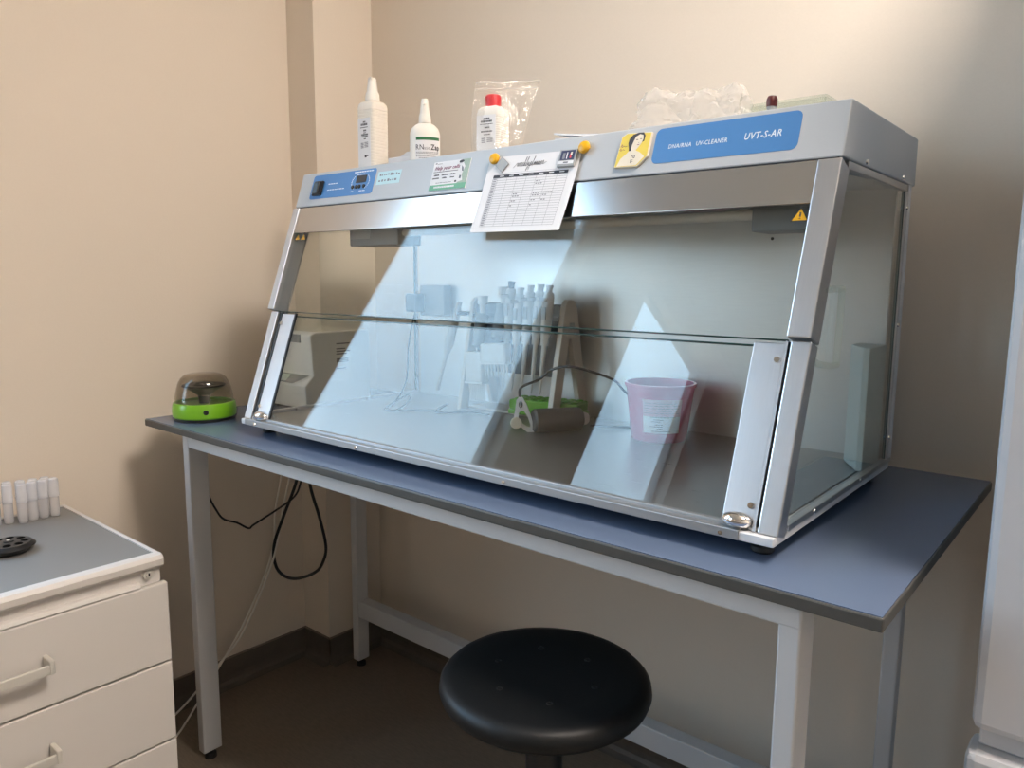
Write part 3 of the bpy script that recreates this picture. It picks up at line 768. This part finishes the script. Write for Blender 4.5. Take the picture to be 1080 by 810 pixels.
# shallow clear box and red-tipped post
b = B(ACRYL)
b.box(.985, 1.130, .44, .54, ZTOP, ZTOP + .004, .001); b.box(.985, 1.130, .44, .443, ZTOP + .004, ZTOP + .064, .001); b.box(.985, 1.130, .537, .54, ZTOP + .004, ZTOP + .064, .001)
b.box(.985, .988, .443, .537, ZTOP + .004, ZTOP + .064, .001); b.box(1.127, 1.130, .443, .537, ZTOP + .004, ZTOP + .064, .001)
b.box(.983, 1.132, .438, .542, ZTOP + .064, ZTOP + .068, .001)
single('clear_box', b, (1.057, .49, ZTOP), 'shallow clear plastic box behind the blue name plate on the cabinet top', 'box')
t = thing('cable_post', 'small grey post with dark red knob on the cabinet top', 'connector', (1.058, .39, ZTOP))
part('post', B(MIDGREY).cyl((1.058, .39, ZTOP), (1.058, .39, ZTOP + .048), .009, .008, 18), t)
b = B(DKRED).lathe([(.0088, .048), (.0092, .052), (.0092, .060), (.007, .065), (.003, .0665)], (1.058, .39, ZTOP), 18)
part('knob', b, t, 'dark red knob')

# ------------------------------------------------------------------ inside the cabinet
ZI = ZB + .003
st = thing('pipette_stand', 'pale pipette stand with A-shaped ends inside the cabinet', 'stand', (.44, .48, ZI))
def aplate(x0, x1):
    yc, za = .478, .272
    outer = [(.408, 0), (.438, 0), (.470, .165), (.475, .185), (.482, .185), (.488, .165), (.528, 0), (.560, .0), (.560, .006), (.553, .015), (.503, .255), (.492, .272), (.470, .274), (.458, .262)]
    b = B(STANDW).prism([(y, ZI + z) for y, z in outer], x0, x1, 'x', .0015)
    return b
part('end_panel', aplate(.296, .308), st); part('end_panel', aplate(.572, .586), st)
part('badge', B(MIDGREY).box(.5858, .5866, .474, .492, ZI + .212, ZI + .222), st)
part('crossbar', B(STANDG).box(.308, .572, .464, .494, ZI + .205, ZI + .262, .004).box(.308, .572, .468, .476, ZI + .095, ZI + .21, .001), st)
b = B(STANDG).box(.308, .572, .4515, .466, ZI + .228, ZI + .236, .002)
part('hanger_rail', b, st)
part('tray', B(STANDW).box(.308, .572, .438, .520, ZI + .001, ZI + .007, .002), st)
# single-channel pipettes
def pipette(x, ztop, dark, label):
    y0, y1 = .437, .415
    zt, zb_ = ztop, .988
    def at(f): return V((x - .008 * f, y0 + (y1 - y0) * f, zt + (zb_ - zt) * f))
    t = thing('pipette', label, 'pipette', tuple(at(.5)), 'pipettes hanging on the stand')
    b = B(STANDG if dark else PIPW).cyl(at(0), at(.025), .0085, .0085, 16).cyl(at(.025), at(.07), .007, .007, 14)
    part('plunger', b, t)
    b = B(PIPW).cyl(at(.065), at(.11), .0105, .0125, 18).cyl(at(.11), at(.44), .0125, .0115, 18).cyl(at(.44), at(.52), .0115, .0080, 18)
    bd = part('body', b, t)
    b = B(MIDGREY); c = at(.24)
    b.box(c.x - .0055, c.x + .0055, c.y - .0152, c.y - .012, c.z - .018, c.z + .010, .001); part('volume_window', b, bd)
    b = B(PIPW).box(-.005, .005, -.040, -.010, -.004, .004, .002, xf=Matrix.Translation(at(.13)))
    part('finger_hook', b, bd)
    b = B(PIPW).cyl(at(.50), at(.55), .0092, .0092, 16).cyl(at(.55), at(.80), .0058, .0048, 14).cyl(at(.80), at(1), .0042, .0014, 12)
    part('tip_cone', b, t)
for i, (x, zt, dk, lb) in enumerate(((.446, 1.240, True, 'first pipette, with tall dark plunger, next to the multichannel pipettes'), (.474, 1.226, False, 'second pipette along the stand from the multichannel pipettes'),
        (.503, 1.232, False, 'middle one of the five pipettes hanging on the stand'), (.532, 1.234, False, 'fourth pipette along the stand from the multichannel pipettes'), (.5565, 1.232, False, 'pipette hanging closest to the open A-shaped end of the stand'))):
    pipette(x, zt, dk, lb)
# multichannel pipettes
def multi(x, y, zt, zh1, zh0, ztip, hw, n, tilt, label):
    t = thing('multichannel_pipette', label, 'pipette', (x, y, zh0), 'multichannel pipettes on the stand')
    part('plunger', B(PIPW).cyl((x - .004, .434, zt - .02), (x - .004, .434, zt), .012, .013, 18).cyl((x - .004, .434, zt - .045), (x - .004, .434, zt - .02), .007, .007, 14), t)
    b = B(GREYPL).cyl((x - .004, .434, zt - .045), (x, y + .006, zh1 + .01), .0165, .0135, 18)
    part('handle', b, t)
    M = Matrix.Translation((x + .003, y, (zh0 + zh1) / 2)) @ Matrix.Rotation(tilt, 4, 'Y')
    h = (zh1 - zh0) / 2
    part('manifold', B(PIPW).box(-hw, hw, -.013, .013, -h, h, .005, 3, xf=M).box(-hw - .001, hw + .001, -.014, .014, -h - .003, -h + .002, .001, xf=M), t)
    for k in range(n):
        px = -hw + .005 + (2 * hw - .010) * k / (n - 1)
        part('tip_cone', B(PIPW).cyl(M @ V((px, 0, -h)), M @ V((px, 0, -h - (zh0 - ztip))), .0036, .0016, 10), t)
multi(.428, .398, 1.228, 1.098, 1.052, 1.020, .0385, 8, math.radians(-4), 'multichannel pipette with the wide upper tip head on the stand')
multi(.362, .405, 1.205, 1.075, 1.000, .956, .0270, 8, math.radians(-2), 'multichannel pipette with the lower narrow tip head, near the left end of the stand')
# pipette hanging outside the left end panel
t = thing('pipette', 'slim pipette hanging outside the left end of the stand', 'pipette', (.22, .45, 1.06))
a, c = V((.262, .452, 1.180)), V((.190, .446, .960))
def q(f): return a.lerp(c, f)
part('plunger', B(PIPW).cyl(q(-.04), q(.04), .0065, .006, 14), t)
part('body', B(PIPW).cyl(q(.03), q(.20), .008, .010, 16).cyl(q(.2), q(.46), .0105, .012, 16).cyl(q(.46), q(.55), .012, .007, 16), t)
part('tip_cone', B(PIPW).cyl(q(.55), q(.9), .0052, .0036, 12).cyl(q(.9), q(1), .005, .005, 12), t)
part('holder', B(STANDG).box(.255, .2955, .445, .470, 1.155, 1.165, .002), st)
# green rack under the pipettes
gr = thing('tube_rack', 'flat lime green rack on the cabinet floor behind the grey motor', 'rack', (.51, .44, ZI + .008))
MR = Matrix.Translation((.535, .470, ZI + .0075)) @ Matrix.Rotation(math.radians(14), 4, 'Z')
b = B(GREEN2).box(-.090, .085, -.036, .036, 0, .012, .003, xf=MR).box(-.088, .083, -.034, .034, .012, .034, .003, xf=MR)
part('body', b, gr)
b = B(GREEN2)
for i in range(8):
    for j in range(3):
        xx, yy = -.072 + i * .020, -.020 + j * .020
        pts = []; polys = []
        b.lathe([(.0078, .034), (.0078, .0365), (.0058, .0365), (.0058, .034)], (xx, yy, 0), 14, xf=MR, caps=False)
part('wells', b, gr)
# hand-held motor lying on its side
m0, m1 = V((.612, .302, ZI + .0255)), V((.676, .398, ZI + .0255))
d = (m1 - m0).normalized()
mo = thing('hand_motor', 'dark grey cylindrical hand motor with white head lying on its side', 'tool', (.645, .35, ZI))
b = B(MOTORG)
Mq = Matrix.Translation(m0) @ d.to_track_quat('Z', 'Y').to_matrix().to_4x4()
Lm = (m1 - m0).length
b.lathe([(.020, .006), (.0245, .010), (.0250, .02), (.0250, Lm - .012), (.0235, Lm - .004), (.018, Lm)], xf=Mq, n=32)
part('grip', b, mo)
part('end_cap', B(PIPW).lathe([(.014, Lm), (.013, Lm + .010), (.010, Lm + .014)], xf=Mq, n=20), mo)
# pierced white head: plate in a vertical plane facing the viewer side
hx_ = V((.80, .55, 0)).normalized(); hn = V((.55, -.80, 0)).normalized()
MH = Matrix(((hx_.x, 0, hn.x, .598), (hx_.y, 0, hn.y, .302), (0, 1, 0, ZI), (0, 0, 0, 1)))
def ring(b, outer, inner, z0, z1, xf):
    n = len(outer); pts = [(u, v, z) for z in (z0, z1) for P in (outer, inner) for u, v in P]; polys = []
    for i in range(n):
        j = (i + 1) % n
        polys += [[i, j, n + j, n + i], [2 * n + i, 3 * n + i, 3 * n + j, 2 * n + j], [i, 2 * n + i, 2 * n + j, j], [n + i, n + j, 3 * n + j, 3 * n + i]]
    b.faces(pts, polys, xf)
b = B(PAPER)
outer = [(-.022, .012), (-.006, .010), (.006, .000), (.020, .001), (.021, .010), (.012, .036), (.003, .060), (-.006, .074), (-.013, .075), (-.018, .068), (-.021, .045), (-.024, .026)]
inner = [(-.010, .020), (-.004, .017), (.004, .012), (.011, .010), (.012, .016), (.006, .034), (-.001, .044), (-.006, .046), (-.010, .044), (-.013, .040), (-.014, .032), (-.013, .025)]
ring(b, outer, inner, -.004, .004, MH)
part('head', b, mo, 'white pierced head')
part('head_slot', B(BLACK).ell((-.009, .059, .0042), (.0045, .0075, .0006), 14, 8, xf=MH), mo)
part('disc', B(CREAM).lathe([(.012, .004), (.0125, .006), (.011, .009)], (-.018, .020, 0), 20, xf=MH), mo, 'cream disc')
tp = MH @ V((-.011, .073, 0))
b = B(BLACK).tube([tp, tp + V((.002, .002, .022)), (.612, .330, 1.036), (.645, .332, 1.060), (.690, .335, 1.069), (.735, .350, 1.060), (.763, .385, 1.043), (.757, .430, 1.018), (.765, .475, .985), (.770, .490, .950), (.762, .500, ZI + .004), (.730, .470, ZI + .0035), (.690, .412, ZI + .010)], .0028, 8)
part('cord', b, mo, 'thin black cord arching over the motor')
# pink bucket
pb = thing('bucket', 'open pink translucent bucket with white label inside the cabinet', 'bucket', (.838, .440, ZI))
b = B(PINK)
ro = [(.0545, 0), (.0560, .004), (.0680, .104), (.0680, .108), (.0715, .108), (.0722, .112), (.0715, .115), (.0660, .115), (.0540, .006), (1e-4, .006)]
b.lathe(ro[:], (.838, .440, ZI), 48, caps=False)
b.lathe([(1e-4, 0), (.0545, 0)], (.838, .440, ZI), 48, caps=False)
part('body', b, pb)
b = B(PAPER)
def bp(ang, z, lift):
    r = .0555 + .0125 * (z / .104) + lift
    return (.838 + r * math.cos(ang), .440 + r * math.sin(ang), ZI + z)
A0 = math.radians(-66)      # label faces the camera side
def bpatch(b, a0, a1, z0, z1, lift, n=10):
    pts = [bp(A0 + a0 + (a1 - a0) * i / n, z, lift) for z in (z0, z1) for i in range(n + 1)]
    b.faces(pts, [[i, i + 1, n + 2 + i, n + 1 + i] for i in range(n)])
PINKL = mat('pink_printed_label', (.74, .50, .56), .6, noise_scale=900, noise_amt=.12)
bpatch(b, -.45, .78, .020, .054, .0008, 14)
b.use(PINKL); bpatch(b, -.45, .78, .054, .088, .0008, 14)
b.use(INKL)
for z, a0, a1 in ((.052, -.20, .60), (.047, -.10, .22), (.043, -.16, .12), (.037, -.05, .20), (.033, -.22, .20), (.029, .02, .2), (.0235, -.15, .45)):
    a = a0
    while a < a1:
        w = random.uniform(.03, .10); bpatch(b, a, min(a + w, a1), z, z + .0014, .0011, 2); a += w + .015
for z in (.060, .065, .070, .075, .080):
    a = -.38
    while a < .7:
        w = random.uniform(.05, .18); bpatch(b, a, min(a + w, .7), z, z + .0010, .0011, 2); a += w + random.uniform(.02, .1)
part('label', b, pb, 'white and pink printed label')
# loose cables on the cabinet floor
b = B(BLACK).tube([(.075, .478, 1.160), (.09, .44, 1.08), (.10, .42, .98), (.13, .35, ZI + .003), (.175, .29, ZI + .003), (.215, .275, ZI + .003), (.225, .31, ZI + .02), (.20, .34, ZI + .035), (.175, .31, ZI + .015), (.19, .27, ZI + .003), (.25, .32, ZI + .003), (.28, .355, ZI + .003), (.31, .36, ZI + .02), (.30, .33, ZI + .003), (.36, .385, ZI + .003), (.42, .39, ZI + .003)], .0022, 8)
single('power_cable', b, (.075, .478, 1.160), 'thin dark cable looping across the cabinet floor from the socket', 'cable')

# ------------------------------------------------------------------ lab instrument behind the left end of the cabinet
tm = thing('thermal_shaker', 'warm white lab instrument with clear lid behind the left glass', 'instrument', (-.2, .35, T))
x0, x1 = -.300, -.106
prof = [(.252, T + .010), (.248, T + .072), (.276, T + .099), (.268, T + .206), (.285, T + .214), (.462, T + .214), (.468, T + .205), (.468, T + .010)]
part('body', B(THERMO).prism(prof, x0, x1, 'x', .004, 3), tm)
nrm = V((0, -.027, .028)); 
b = B(GREYPL)
p0, p1 = V((0, .2490, T + .0745)), V((0, .2735, T + .0980)); off = V((0, -.0008, .0010))
def quad(b, xa, xb, fa, fb, lift, skew=0.):
    P = [p0.lerp(p1, fa) + off * lift, p0.lerp(p1, fb) + off * lift]
    b.faces([(xa, P[0].y, P[0].z), (xb - skew, P[0].y, P[0].z), (xb, P[1].y, P[1].z), (xa, P[1].y, P[1].z)], [[0, 1, 2, 3]])
quad(b, -.292, -.118, .04, .96, 1, .045)
b.use(AIRP); quad(b, -.265, -.20, .15, .85, 1.5)
part('display', b, tm, 'dark sloping display panel')
part('latch', B(GREYPL).box(-.20, -.150, .2655, .2705, T + .185, T + .207, .001), tm)
b = B(INK)
for z, w in ((.180, .045), (.166, .03), (.159, .045), (.152, .035), (.138, .040), (.134, .04), (.130, .04), (.112, .03)):
    b.box(x1 - .0004, x1 + .0004, .352, .352 + w, T + z - .0016, T + z + .0016)
part('label', b, tm, 'small dark print')
lidp = [(.286, T + .2145), (.292, T + .236), (.306, T + .250), (.330, T + .256), (.440, T + .256), (.452, T + .248), (.455, T + .2145)]
part('lid', B(ACRYL).prism(lidp, -.290, -.112, 'x', .003), tm, 'clear domed lid')
for xx in (-.28, -.13): part('foot', B(RUBBER).box(xx - .01, xx + .01, .27, .45, T, T + .0105, .001), tm)

# ------------------------------------------------------------------ mini centrifuge on the left end of the bench
cx, cy = -.238, .038
mc = thing('mini_centrifuge', 'lime green mini centrifuge with smoked dome lid on the bench end', 'centrifuge', (cx, cy, T))
part('foot_ring', B(BLACK).lathe([(.069, 0), (.073, .002), (.073, .008), (.070, .010)], (cx, cy, T), 48), mc)
b = B(GREEN).lathe([(.0735, .008), (.0758, .011), (.0765, .022), (.0755, .036), (.0735, .044), (.0715, .0455), (.066, .0455), (.064, .040)], (cx, cy, T), 56)
part('base', b, mc, 'lime green base')
b = B(SMOKE).lathe([(.0705, .0457), (.0690, .060), (.0655, .078), (.0600, .095), (.0535, .106), (.0440, .1135), (.0300, .1170), (.0150, .118), (1e-4, .1182)], (cx, cy, T), 56, caps=False)
part('lid', b, mc, 'smoked transparent dome lid')
b = B(BLACK).lathe([(.012, .040), (.014, .060), (.030, .072), (.052, .084), (.052, .088), (.026, .086), (.016, .094), (1e-4, .095)], (cx, cy, T), 32)
part('rotor', b, mc, 'black rotor')
u = V((.90, -.436, 0)); M = Matrix.Translation(V((cx, cy, T + .0265)) + u * .0755) @ u.to_track_quat('Z', 'Y').to_matrix().to_4x4()
part('button', B(BLACK).lathe([(.0062, -.002), (.0062, .0012), (.0045, .0028), (1e-4, .0032)], n=20, xf=M), mc, 'round black button')

# ------------------------------------------------------------------ drawer unit
DX0, DX1, DY0, DY1, DZ = -.402, .086, -.845, -.245, .690
du = thing('drawer_unit', 'white drawer pedestal with grey top and metal handles against the wall', 'cabinet', (-.15, -.545, 0))
b = B(CABW)
b.box(DX0, DX1, DY0, DY0 + .018, .085, DZ - .012, .001); b.box(DX0, DX1, DY1 - .018, DY1, .085, DZ - .012, .001)
b.box(DX0, DX0 + .016, DY0 + .018, DY1 - .018, .085, DZ - .012); b.box(DX0 + .016, DX1, DY0 + .018, DY1 - .018, .085, .103)
b.box(DX0, DX1, DY0, DY1, DZ - .014, DZ - .003, .001)
part('carcass', b, du)
b = B(CABW)
b.prism([(DX1 - .004, DZ - .024), (.104, DZ - .024), (.110, DZ - .018), (.111, DZ - .006), (.106, DZ + .002), (.098, DZ + .004), (DX1 - .004, DZ + .002)], DY0, DY1 - .001, 'y')
b.box(DX0, .085, DY1 - .009, DY1, DZ - .003, DZ + .0025, .001); b.box(DX0, .085, DY0, DY0 + .009, DZ - .003, DZ + .0025, .001)
b.box(DX0, DX0 + .009, DY0 + .009, DY1 - .009, DZ - .003, DZ + .0025, .001)
part('rim', b, du, 'white raised rim round the top')
part('top_panel', B(CABTOP).box(DX0 + .009, .084, DY0 + .009, DY1 - .009, DZ - .003, DZ), du, 'matt grey top panel')
b = B(CABW).box(DX1 - .01, .094, DY0 + .0, DY1 - .002, .632, DZ - .024, .001)
b.prism([(.094, .634), (.104, .634), (.100, .6415), (.094, .644)], DY0, -.290, 'y')
part('lock_rail', b, du)
lk = part('lock', B(SATIN).cyl((.094, -.273, .6555), (.101, -.273, .6555), .0105, .0098, 28), du, 'round metal key lock')
b = B(SATIN).cyl((.101, -.273, .6555), (.1035, -.273, .6555), .0062, .0058, 22)
part('barrel', b, lk); part('keyhole', B(BLACK).box(.1035, .1039, -.2745, -.2715, .6525, .6590), lk)
for z0_, z1_ in ((.464, .631), (.2915, .460), (.105, .2875)):
    dr = part('drawer', B(CABW).box(DX1 + .001, .105, DY0 + .002, -.2375, z0_, z1_, .0025), du)
    zc = z0_ + (.087 if z1_ > .3 else .10)
    b = B(SATIN)
    ya, yb = -.462, -.622
    for yy in (ya, yb + .009): b.box(.104, .142, yy - .009, yy, zc - .0125, zc + .0125, .002)
    b.box(.134, .141, yb + .009, ya - .009, zc - .011, zc + .006, .0015)
    part('handle', b, dr, 'satin metal bar handle')
for x, y in ((-.36, -.30), (.04, -.30), (-.36, -.79), (.04, -.79)):
    b = B(BLACK).cyl((x - .012, y, .030), (x + .012, y, .030), .030, .030, 24).box(x - .016, x + .016, y - .02, y + .02, .045, .086, .003)
    part('caster', b, du)
# dropper vials on the drawer unit
v0 = thing('dropper_vial', '', 'vial', (-.330, -.290, DZ), 'row of frosted plastic vials')
b = B(TUBEP).lathe([(.0086, 0), (.0098, .002), (.0098, .044), (.0088, .048)], (-.330, -.290, DZ), 16)
part('tube', b, v0)
b = B(TUBEC).lathe([(.0104, .0475), (.0110, .049), (.0109, .056), (.0104, .058), (.0104, .080), (.0098, .088), (.0074, .0905)], (-.330, -.290, DZ), 16)
part('cap', b, v0)
vs = [(-.330, -.290), (-.3335, -.312), (-.3335, -.334), (-.328, -.356), (-.347, -.379), (-.350, -.403), (-.354, -.300), (-.356, -.324), (-.362, -.348), (-.372, -.372)]
vl = ['frosted vial at the wall end of the row, nearest the grey top\'s edge', 'frosted vial second along the front row from its wall end', 'frosted vial third along the front row from its wall end',
      'frosted vial standing furthest forward in the front row', 'frosted vial fifth along the front row, set back from the others', 'frosted vial cut by the photo\'s left edge',
      'frosted vial in the back row, first from the wall end', 'frosted vial in the back row, second from the wall end', 'frosted vial in the back row, third from the wall end', 'frosted vial in the back row, farthest from its wall end']
for i, ((x, y), lb) in enumerate(zip(vs, vl)):
    if i == 0: v0['label'] = lb
    else: dup(v0, (x, y, DZ), random.uniform(0, 6), lb)
# black rotor puck with bored holes
pk = thing('rotor', 'black disc-shaped rotor with round holes lying on the drawer unit', 'rotor', (-.142, -.440, DZ))
t = bmesh.new()
R, N = .0475, 8
prof_o = [(.020, 0), (.034, .002), (.0445, .0095), (R, .0135), (.0455, .0160), (.0395, .0205)]
b = B(BLACK)
b.lathe(prof_o, (-.142, -.440, DZ), 64, caps=False)
b.lathe([(1e-4, 0), (.020, 0)], (-.142, -.440, DZ), 64, caps=False)
# top face: sector plates, each with a round hole and its bore
def sector(k):
    a0, a1 = 2 * PI * k / N, 2 * PI * (k + 1) / N; am = (a0 + a1) / 2
    def ztop(r): return .0205 + .0015 * (.0395 - r) / .0295
    n = 24; hr = .0078; hc = (.0275 * math.cos(am), .0275 * math.sin(am))
    # boundary of the sector sampled by angle round the hole centre
    bd = []
    for i in range(7): bd.append((.0395 * math.cos(a0 + (a1 - a0) * i / 6), .0395 * math.sin(a0 + (a1 - a0) * i / 6)))
    for f in (.25, .5, .75): r = .0395 + (.010 - .0395) * f; bd.append((r * math.cos(a1), r * math.sin(a1)))
    for i in range(7): bd.append((.010 * math.cos(a1 + (a0 - a1) * i / 6), .010 * math.sin(a1 + (a0 - a1) * i / 6)))
    for f in (.25, .5, .75): r = .010 + (.0395 - .010) * f; bd.append((r * math.cos(a0), r * math.sin(a0)))
    m = len(bd); ho = []
    for x, y in bd:
        a = math.atan2(y - hc[1], x - hc[0]); ho.append((hc[0] + hr * math.cos(a), hc[1] + hr * math.sin(a)))
    def p(x, y, dz=0): return (-.142 + x, -.440 + y, DZ + ztop(math.hypot(x, y)) - dz)
    pts = [p(*q) for q in bd] + [p(*q) for q in ho] + [p(q[0], q[1], .017) for q in ho]
    polys = []
    for i in range(m):
        j = (i + 1) % m
        polys += [[i, j, m + j, m + i], [m + i, m + j, 2 * m + j, 2 * m + i]]
    polys.append([2 * m + i for i in range(m)])
    b.faces(pts, polys)
for k in range(N): sector(k)
b.lathe([(.010, .0220), (.009, .024), (.004, .0245), (1e-4, .0245)], (-.142, -.440, DZ), 24, caps=False)
part('disc', b, pk)
part('hub_screw', B(SATIN).lathe([(.0035, .0244), (.0033, .0262), (1e-4, .0265)], (-.142, -.440, DZ), 16), pk)

# ------------------------------------------------------------------ stool
sx, sy, sz = .872, .022, .603
stl = thing('lab_stool', 'round black stool in front of the bench', 'stool', (sx, sy, 0))
b = B(BLACKS); b.sharp = 70; b.lathe([(.060, -.046), (.148, -.045), (.162, -.041), (.171, -.033), (.1750, -.022), (.173, -.010), (.166, -.003), (.152, .000), (.110, -.003), (.05, -.0055), (1e-4, -.006)], (sx, sy, sz), 72)
seat = part('seat', b, stl, 'dished black seat')
for k in range(6):
    a = math.radians(12 + 60 * k)
    part('vent_hole', B(RUBBER).lathe([(.0062, -.0052), (.0052, -.0030), (.0040, -.0030), (.0034, -.0054)], (sx + .088 * math.cos(a), sy + .088 * math.sin(a), sz), 14, caps=True), seat)
part('column', B(BLACK).cyl((sx, sy, sz - .34), (sx, sy, sz - .044), .031, .031, 32).cyl((sx, sy, .09), (sx, sy, sz - .34), .025, .025, 28), stl)
part('hub', B(BLACK).lathe([(.040, .075), (.046, .085), (.044, .115), (.030, .125)], (sx, sy, 0), 32), stl)
for k in range(5):
    a = math.radians(20 + 72 * k); dx, dy = math.cos(a), math.sin(a)
    M = Matrix.Translation((sx, sy, 0)) @ Matrix.Rotation(a, 4, 'Z')
    lg = part('leg', B(BLACK).prism([(.042, .082), (.042, .112), (.24, .076), (.26, .070), (.26, .058), (.24, .058)], -.017, .017, 'y', .004, xf=M), stl)
    part('caster', B(BLACK).cyl(M @ V((.245, -.014, .026)), M @ V((.245, .014, .026)), .026, .026, 20).cyl(M @ V((.245, 0, .03)), M @ V((.245, 0, .06)), .006, .006, 10), lg)

# ------------------------------------------------------------------ fridge
FX0, FX1 = 1.463, 2.063
fr = thing('fridge', 'tall white two-door fridge beside the right end of the bench', 'fridge', (1.76, .36, 0))
part('cabinet', B(FRIDGE).box(FX0 + .004, FX1 - .004, .135, .675, .03, 2.116, .006), fr)
part('upper_door', B(FRIDGE).box(FX0, FX1, .072, .128, .722, 2.120, .011, 2), fr)
part('lower_door', B(FRIDGE).box(FX0 - .003, FX1 + .003, .068, .128, .055, .697, .011, 2), fr)
part('gasket', B(MIDGREY).box(FX0 + .012, FX1 - .012, .128, .1355, .06, 2.10), fr)
part('door_trim', B(FRIDGE).box(FX0 + .008, FX1 - .008, .090, .126, .6975, .7215, .003), fr)
part('plinth', B(GREYPL).box(FX0 + .02, FX1 - .02, .15, .66, 0, .032), fr)

# ------------------------------------------------------------------ cables under the bench
cb = B(BLACK).tube([(-.368, .409, .862), (-.372, .405, .70), (-.380, .393, .618), (-.401, .359, .515), (-.417, .333, .426), (-.416, .336, .359), (-.402, .358, .322), (-.380, .392, .311), (-.352, .436, .326), (-.338, .455, .358), (-.331, .462, .410), (-.341, .448, .505), (-.356, .428, .608), (-.352, .42, .72), (-.345, .41, .862)], .0048, 10)
single('power_cable', cb, (-.37, .40, .862), 'thick black cable hanging in a drop-shaped loop under the bench', 'cable')
cb = B(BLACK).tube([(-.36, .09, .868), (-.395, .10, .80), (-.400, .108, .75), (-.425, .125, .70), (-.455, .150, .62), (-.465, .178, .563), (-.458, .196, .534), (-.440, .226, .520), (-.428, .256, .498), (-.420, .270, .508), (-.386, .321, .545), (-.355, .368, .584), (-.344, .386, .628), (-.33, .40, .72), (-.32, .41, .862)], .0030, 8)
single('power_cable', cb, (-.40, .108, .75), 'thin black cable sagging between the bench leg and the loop', 'cable')
cb = B(WIREW).tube([(-.40, .40, .862), (-.43, .377, .641), (-.43, .349, .526), (-.43, .342, .436), (-.43, .308, .339), (-.43, .221, .194), (-.43, .146, .103), (-.43, .077, .022), (-.38, .01, .0034), (-.344, -.031, .0034), (-.25, -.15, .0034)], .0030, 8)
single('network_cable', cb, (-.43, .3, .3), 'white cable crossing the floor lower, nearer the bench leg', 'cable', 'white cables under the bench')
cb = B(WIREW).tube([(-.36, .42, .862), (-.41, .39, .627), (-.41, .362, .527), (-.41, .338, .427), (-.41, .305, .345), (-.412, .215, .188), (-.425, .142, .112), (-.44, .08, .05), (-.445, .015, .0034), (-.41, -.06, .0034), (-.36, -.16, .0034)], .0030, 8)
single('network_cable', cb, (-.41, .3, .3), 'white cable meeting the floor closer to the wall', 'cable', 'white cables under the bench')

# ------------------------------------------------------------------ sky, camera
w = bpy.data.worlds.new('world'); bpy.context.scene.world = w; w.use_nodes = True
nt = w.node_tree; nt.nodes.clear()
out = nt.nodes.new('ShaderNodeOutputWorld'); bg = nt.nodes.new('ShaderNodeBackground')
tc = nt.nodes.new('ShaderNodeTexCoord'); sep = nt.nodes.new('ShaderNodeSeparateXYZ')
nt.links.new(tc.outputs['Generated'], sep.inputs[0])
cr = nt.nodes.new('ShaderNodeValToRGB')
e = cr.color_ramp.elements
e[0].position = 0; e[0].color = (.10, .105, .10, 1)
e[1].position = 1; e[1].color = (.40, .66, 1, 1)
for p, c in ((.49, (.16, .165, .16)), (.51, (.66, .83, 1)), (.7, (.52, .76, 1))):
    x = cr.color_ramp.elements.new(p); x.color = (*c, 1)
mr = nt.nodes.new('ShaderNodeMapRange'); mr.inputs['From Min'].default_value = -1; mr.inputs['From Max'].default_value = 1
nt.links.new(sep.outputs['Z'], mr.inputs['Value']); nt.links.new(mr.outputs['Result'], cr.inputs['Fac'])
nt.links.new(cr.outputs['Color'], bg.inputs['Color']); bg.inputs['Strength'].default_value = 3.9
nt.links.new(bg.outputs[0], out.inputs[0])
for y0, y1 in WINS:
    L_ = bpy.data.lights.new('daylight_portal', 'AREA'); L_.shape = 'RECTANGLE'; L_.size = ZT - ZS; L_.size_y = y1 - y0
    L_.cycles.is_portal = True
    o = bpy.data.objects.new('daylight_portal', L_); C.objects.link(o)
    o.location = (XO - .01, (y0 + y1) / 2, (ZS + ZT) / 2); o.rotation_euler = (0, -PI / 2, 0)

cam = bpy.data.cameras.new('camera'); co = bpy.data.objects.new('camera', cam); C.objects.link(co)
R2 = V((0.76646907, 0.64223881, 0.00738034)); U2 = V((-0.09376909, 0.10052465, 0.99050601)); FW = V((-0.63539949, 0.75988427, -0.13727119))
co.matrix_world = Matrix(((R2.x, U2.x, -FW.x, 1.57464), (R2.y, U2.y, -FW.y, -.909197), (R2.z, U2.z, -FW.z, 1.243581), (0, 0, 0, 1)))
cam.sensor_fit = 'HORIZONTAL'; cam.sensor_width = 36; cam.lens = 792.959 / 1080 * 36; cam.clip_start = .02
S = bpy.context.scene
S.camera = co
S.view_settings.view_transform = 'Standard'; S.view_settings.look = 'None'
S.view_settings.exposure = 1.12; S.view_settings.gamma = 1; S.view_settings.use_curve_mapping = False
S.cycles.use_denoising = True
S.cycles.max_bounces = 12; S.cycles.transparent_max_bounces = 24; S.cycles.diffuse_bounces = 5; S.cycles.glossy_bounces = 5
S.cycles.caustics_reflective = False; S.cycles.caustics_refractive = False
S.cycles.sample_clamp_indirect = 8
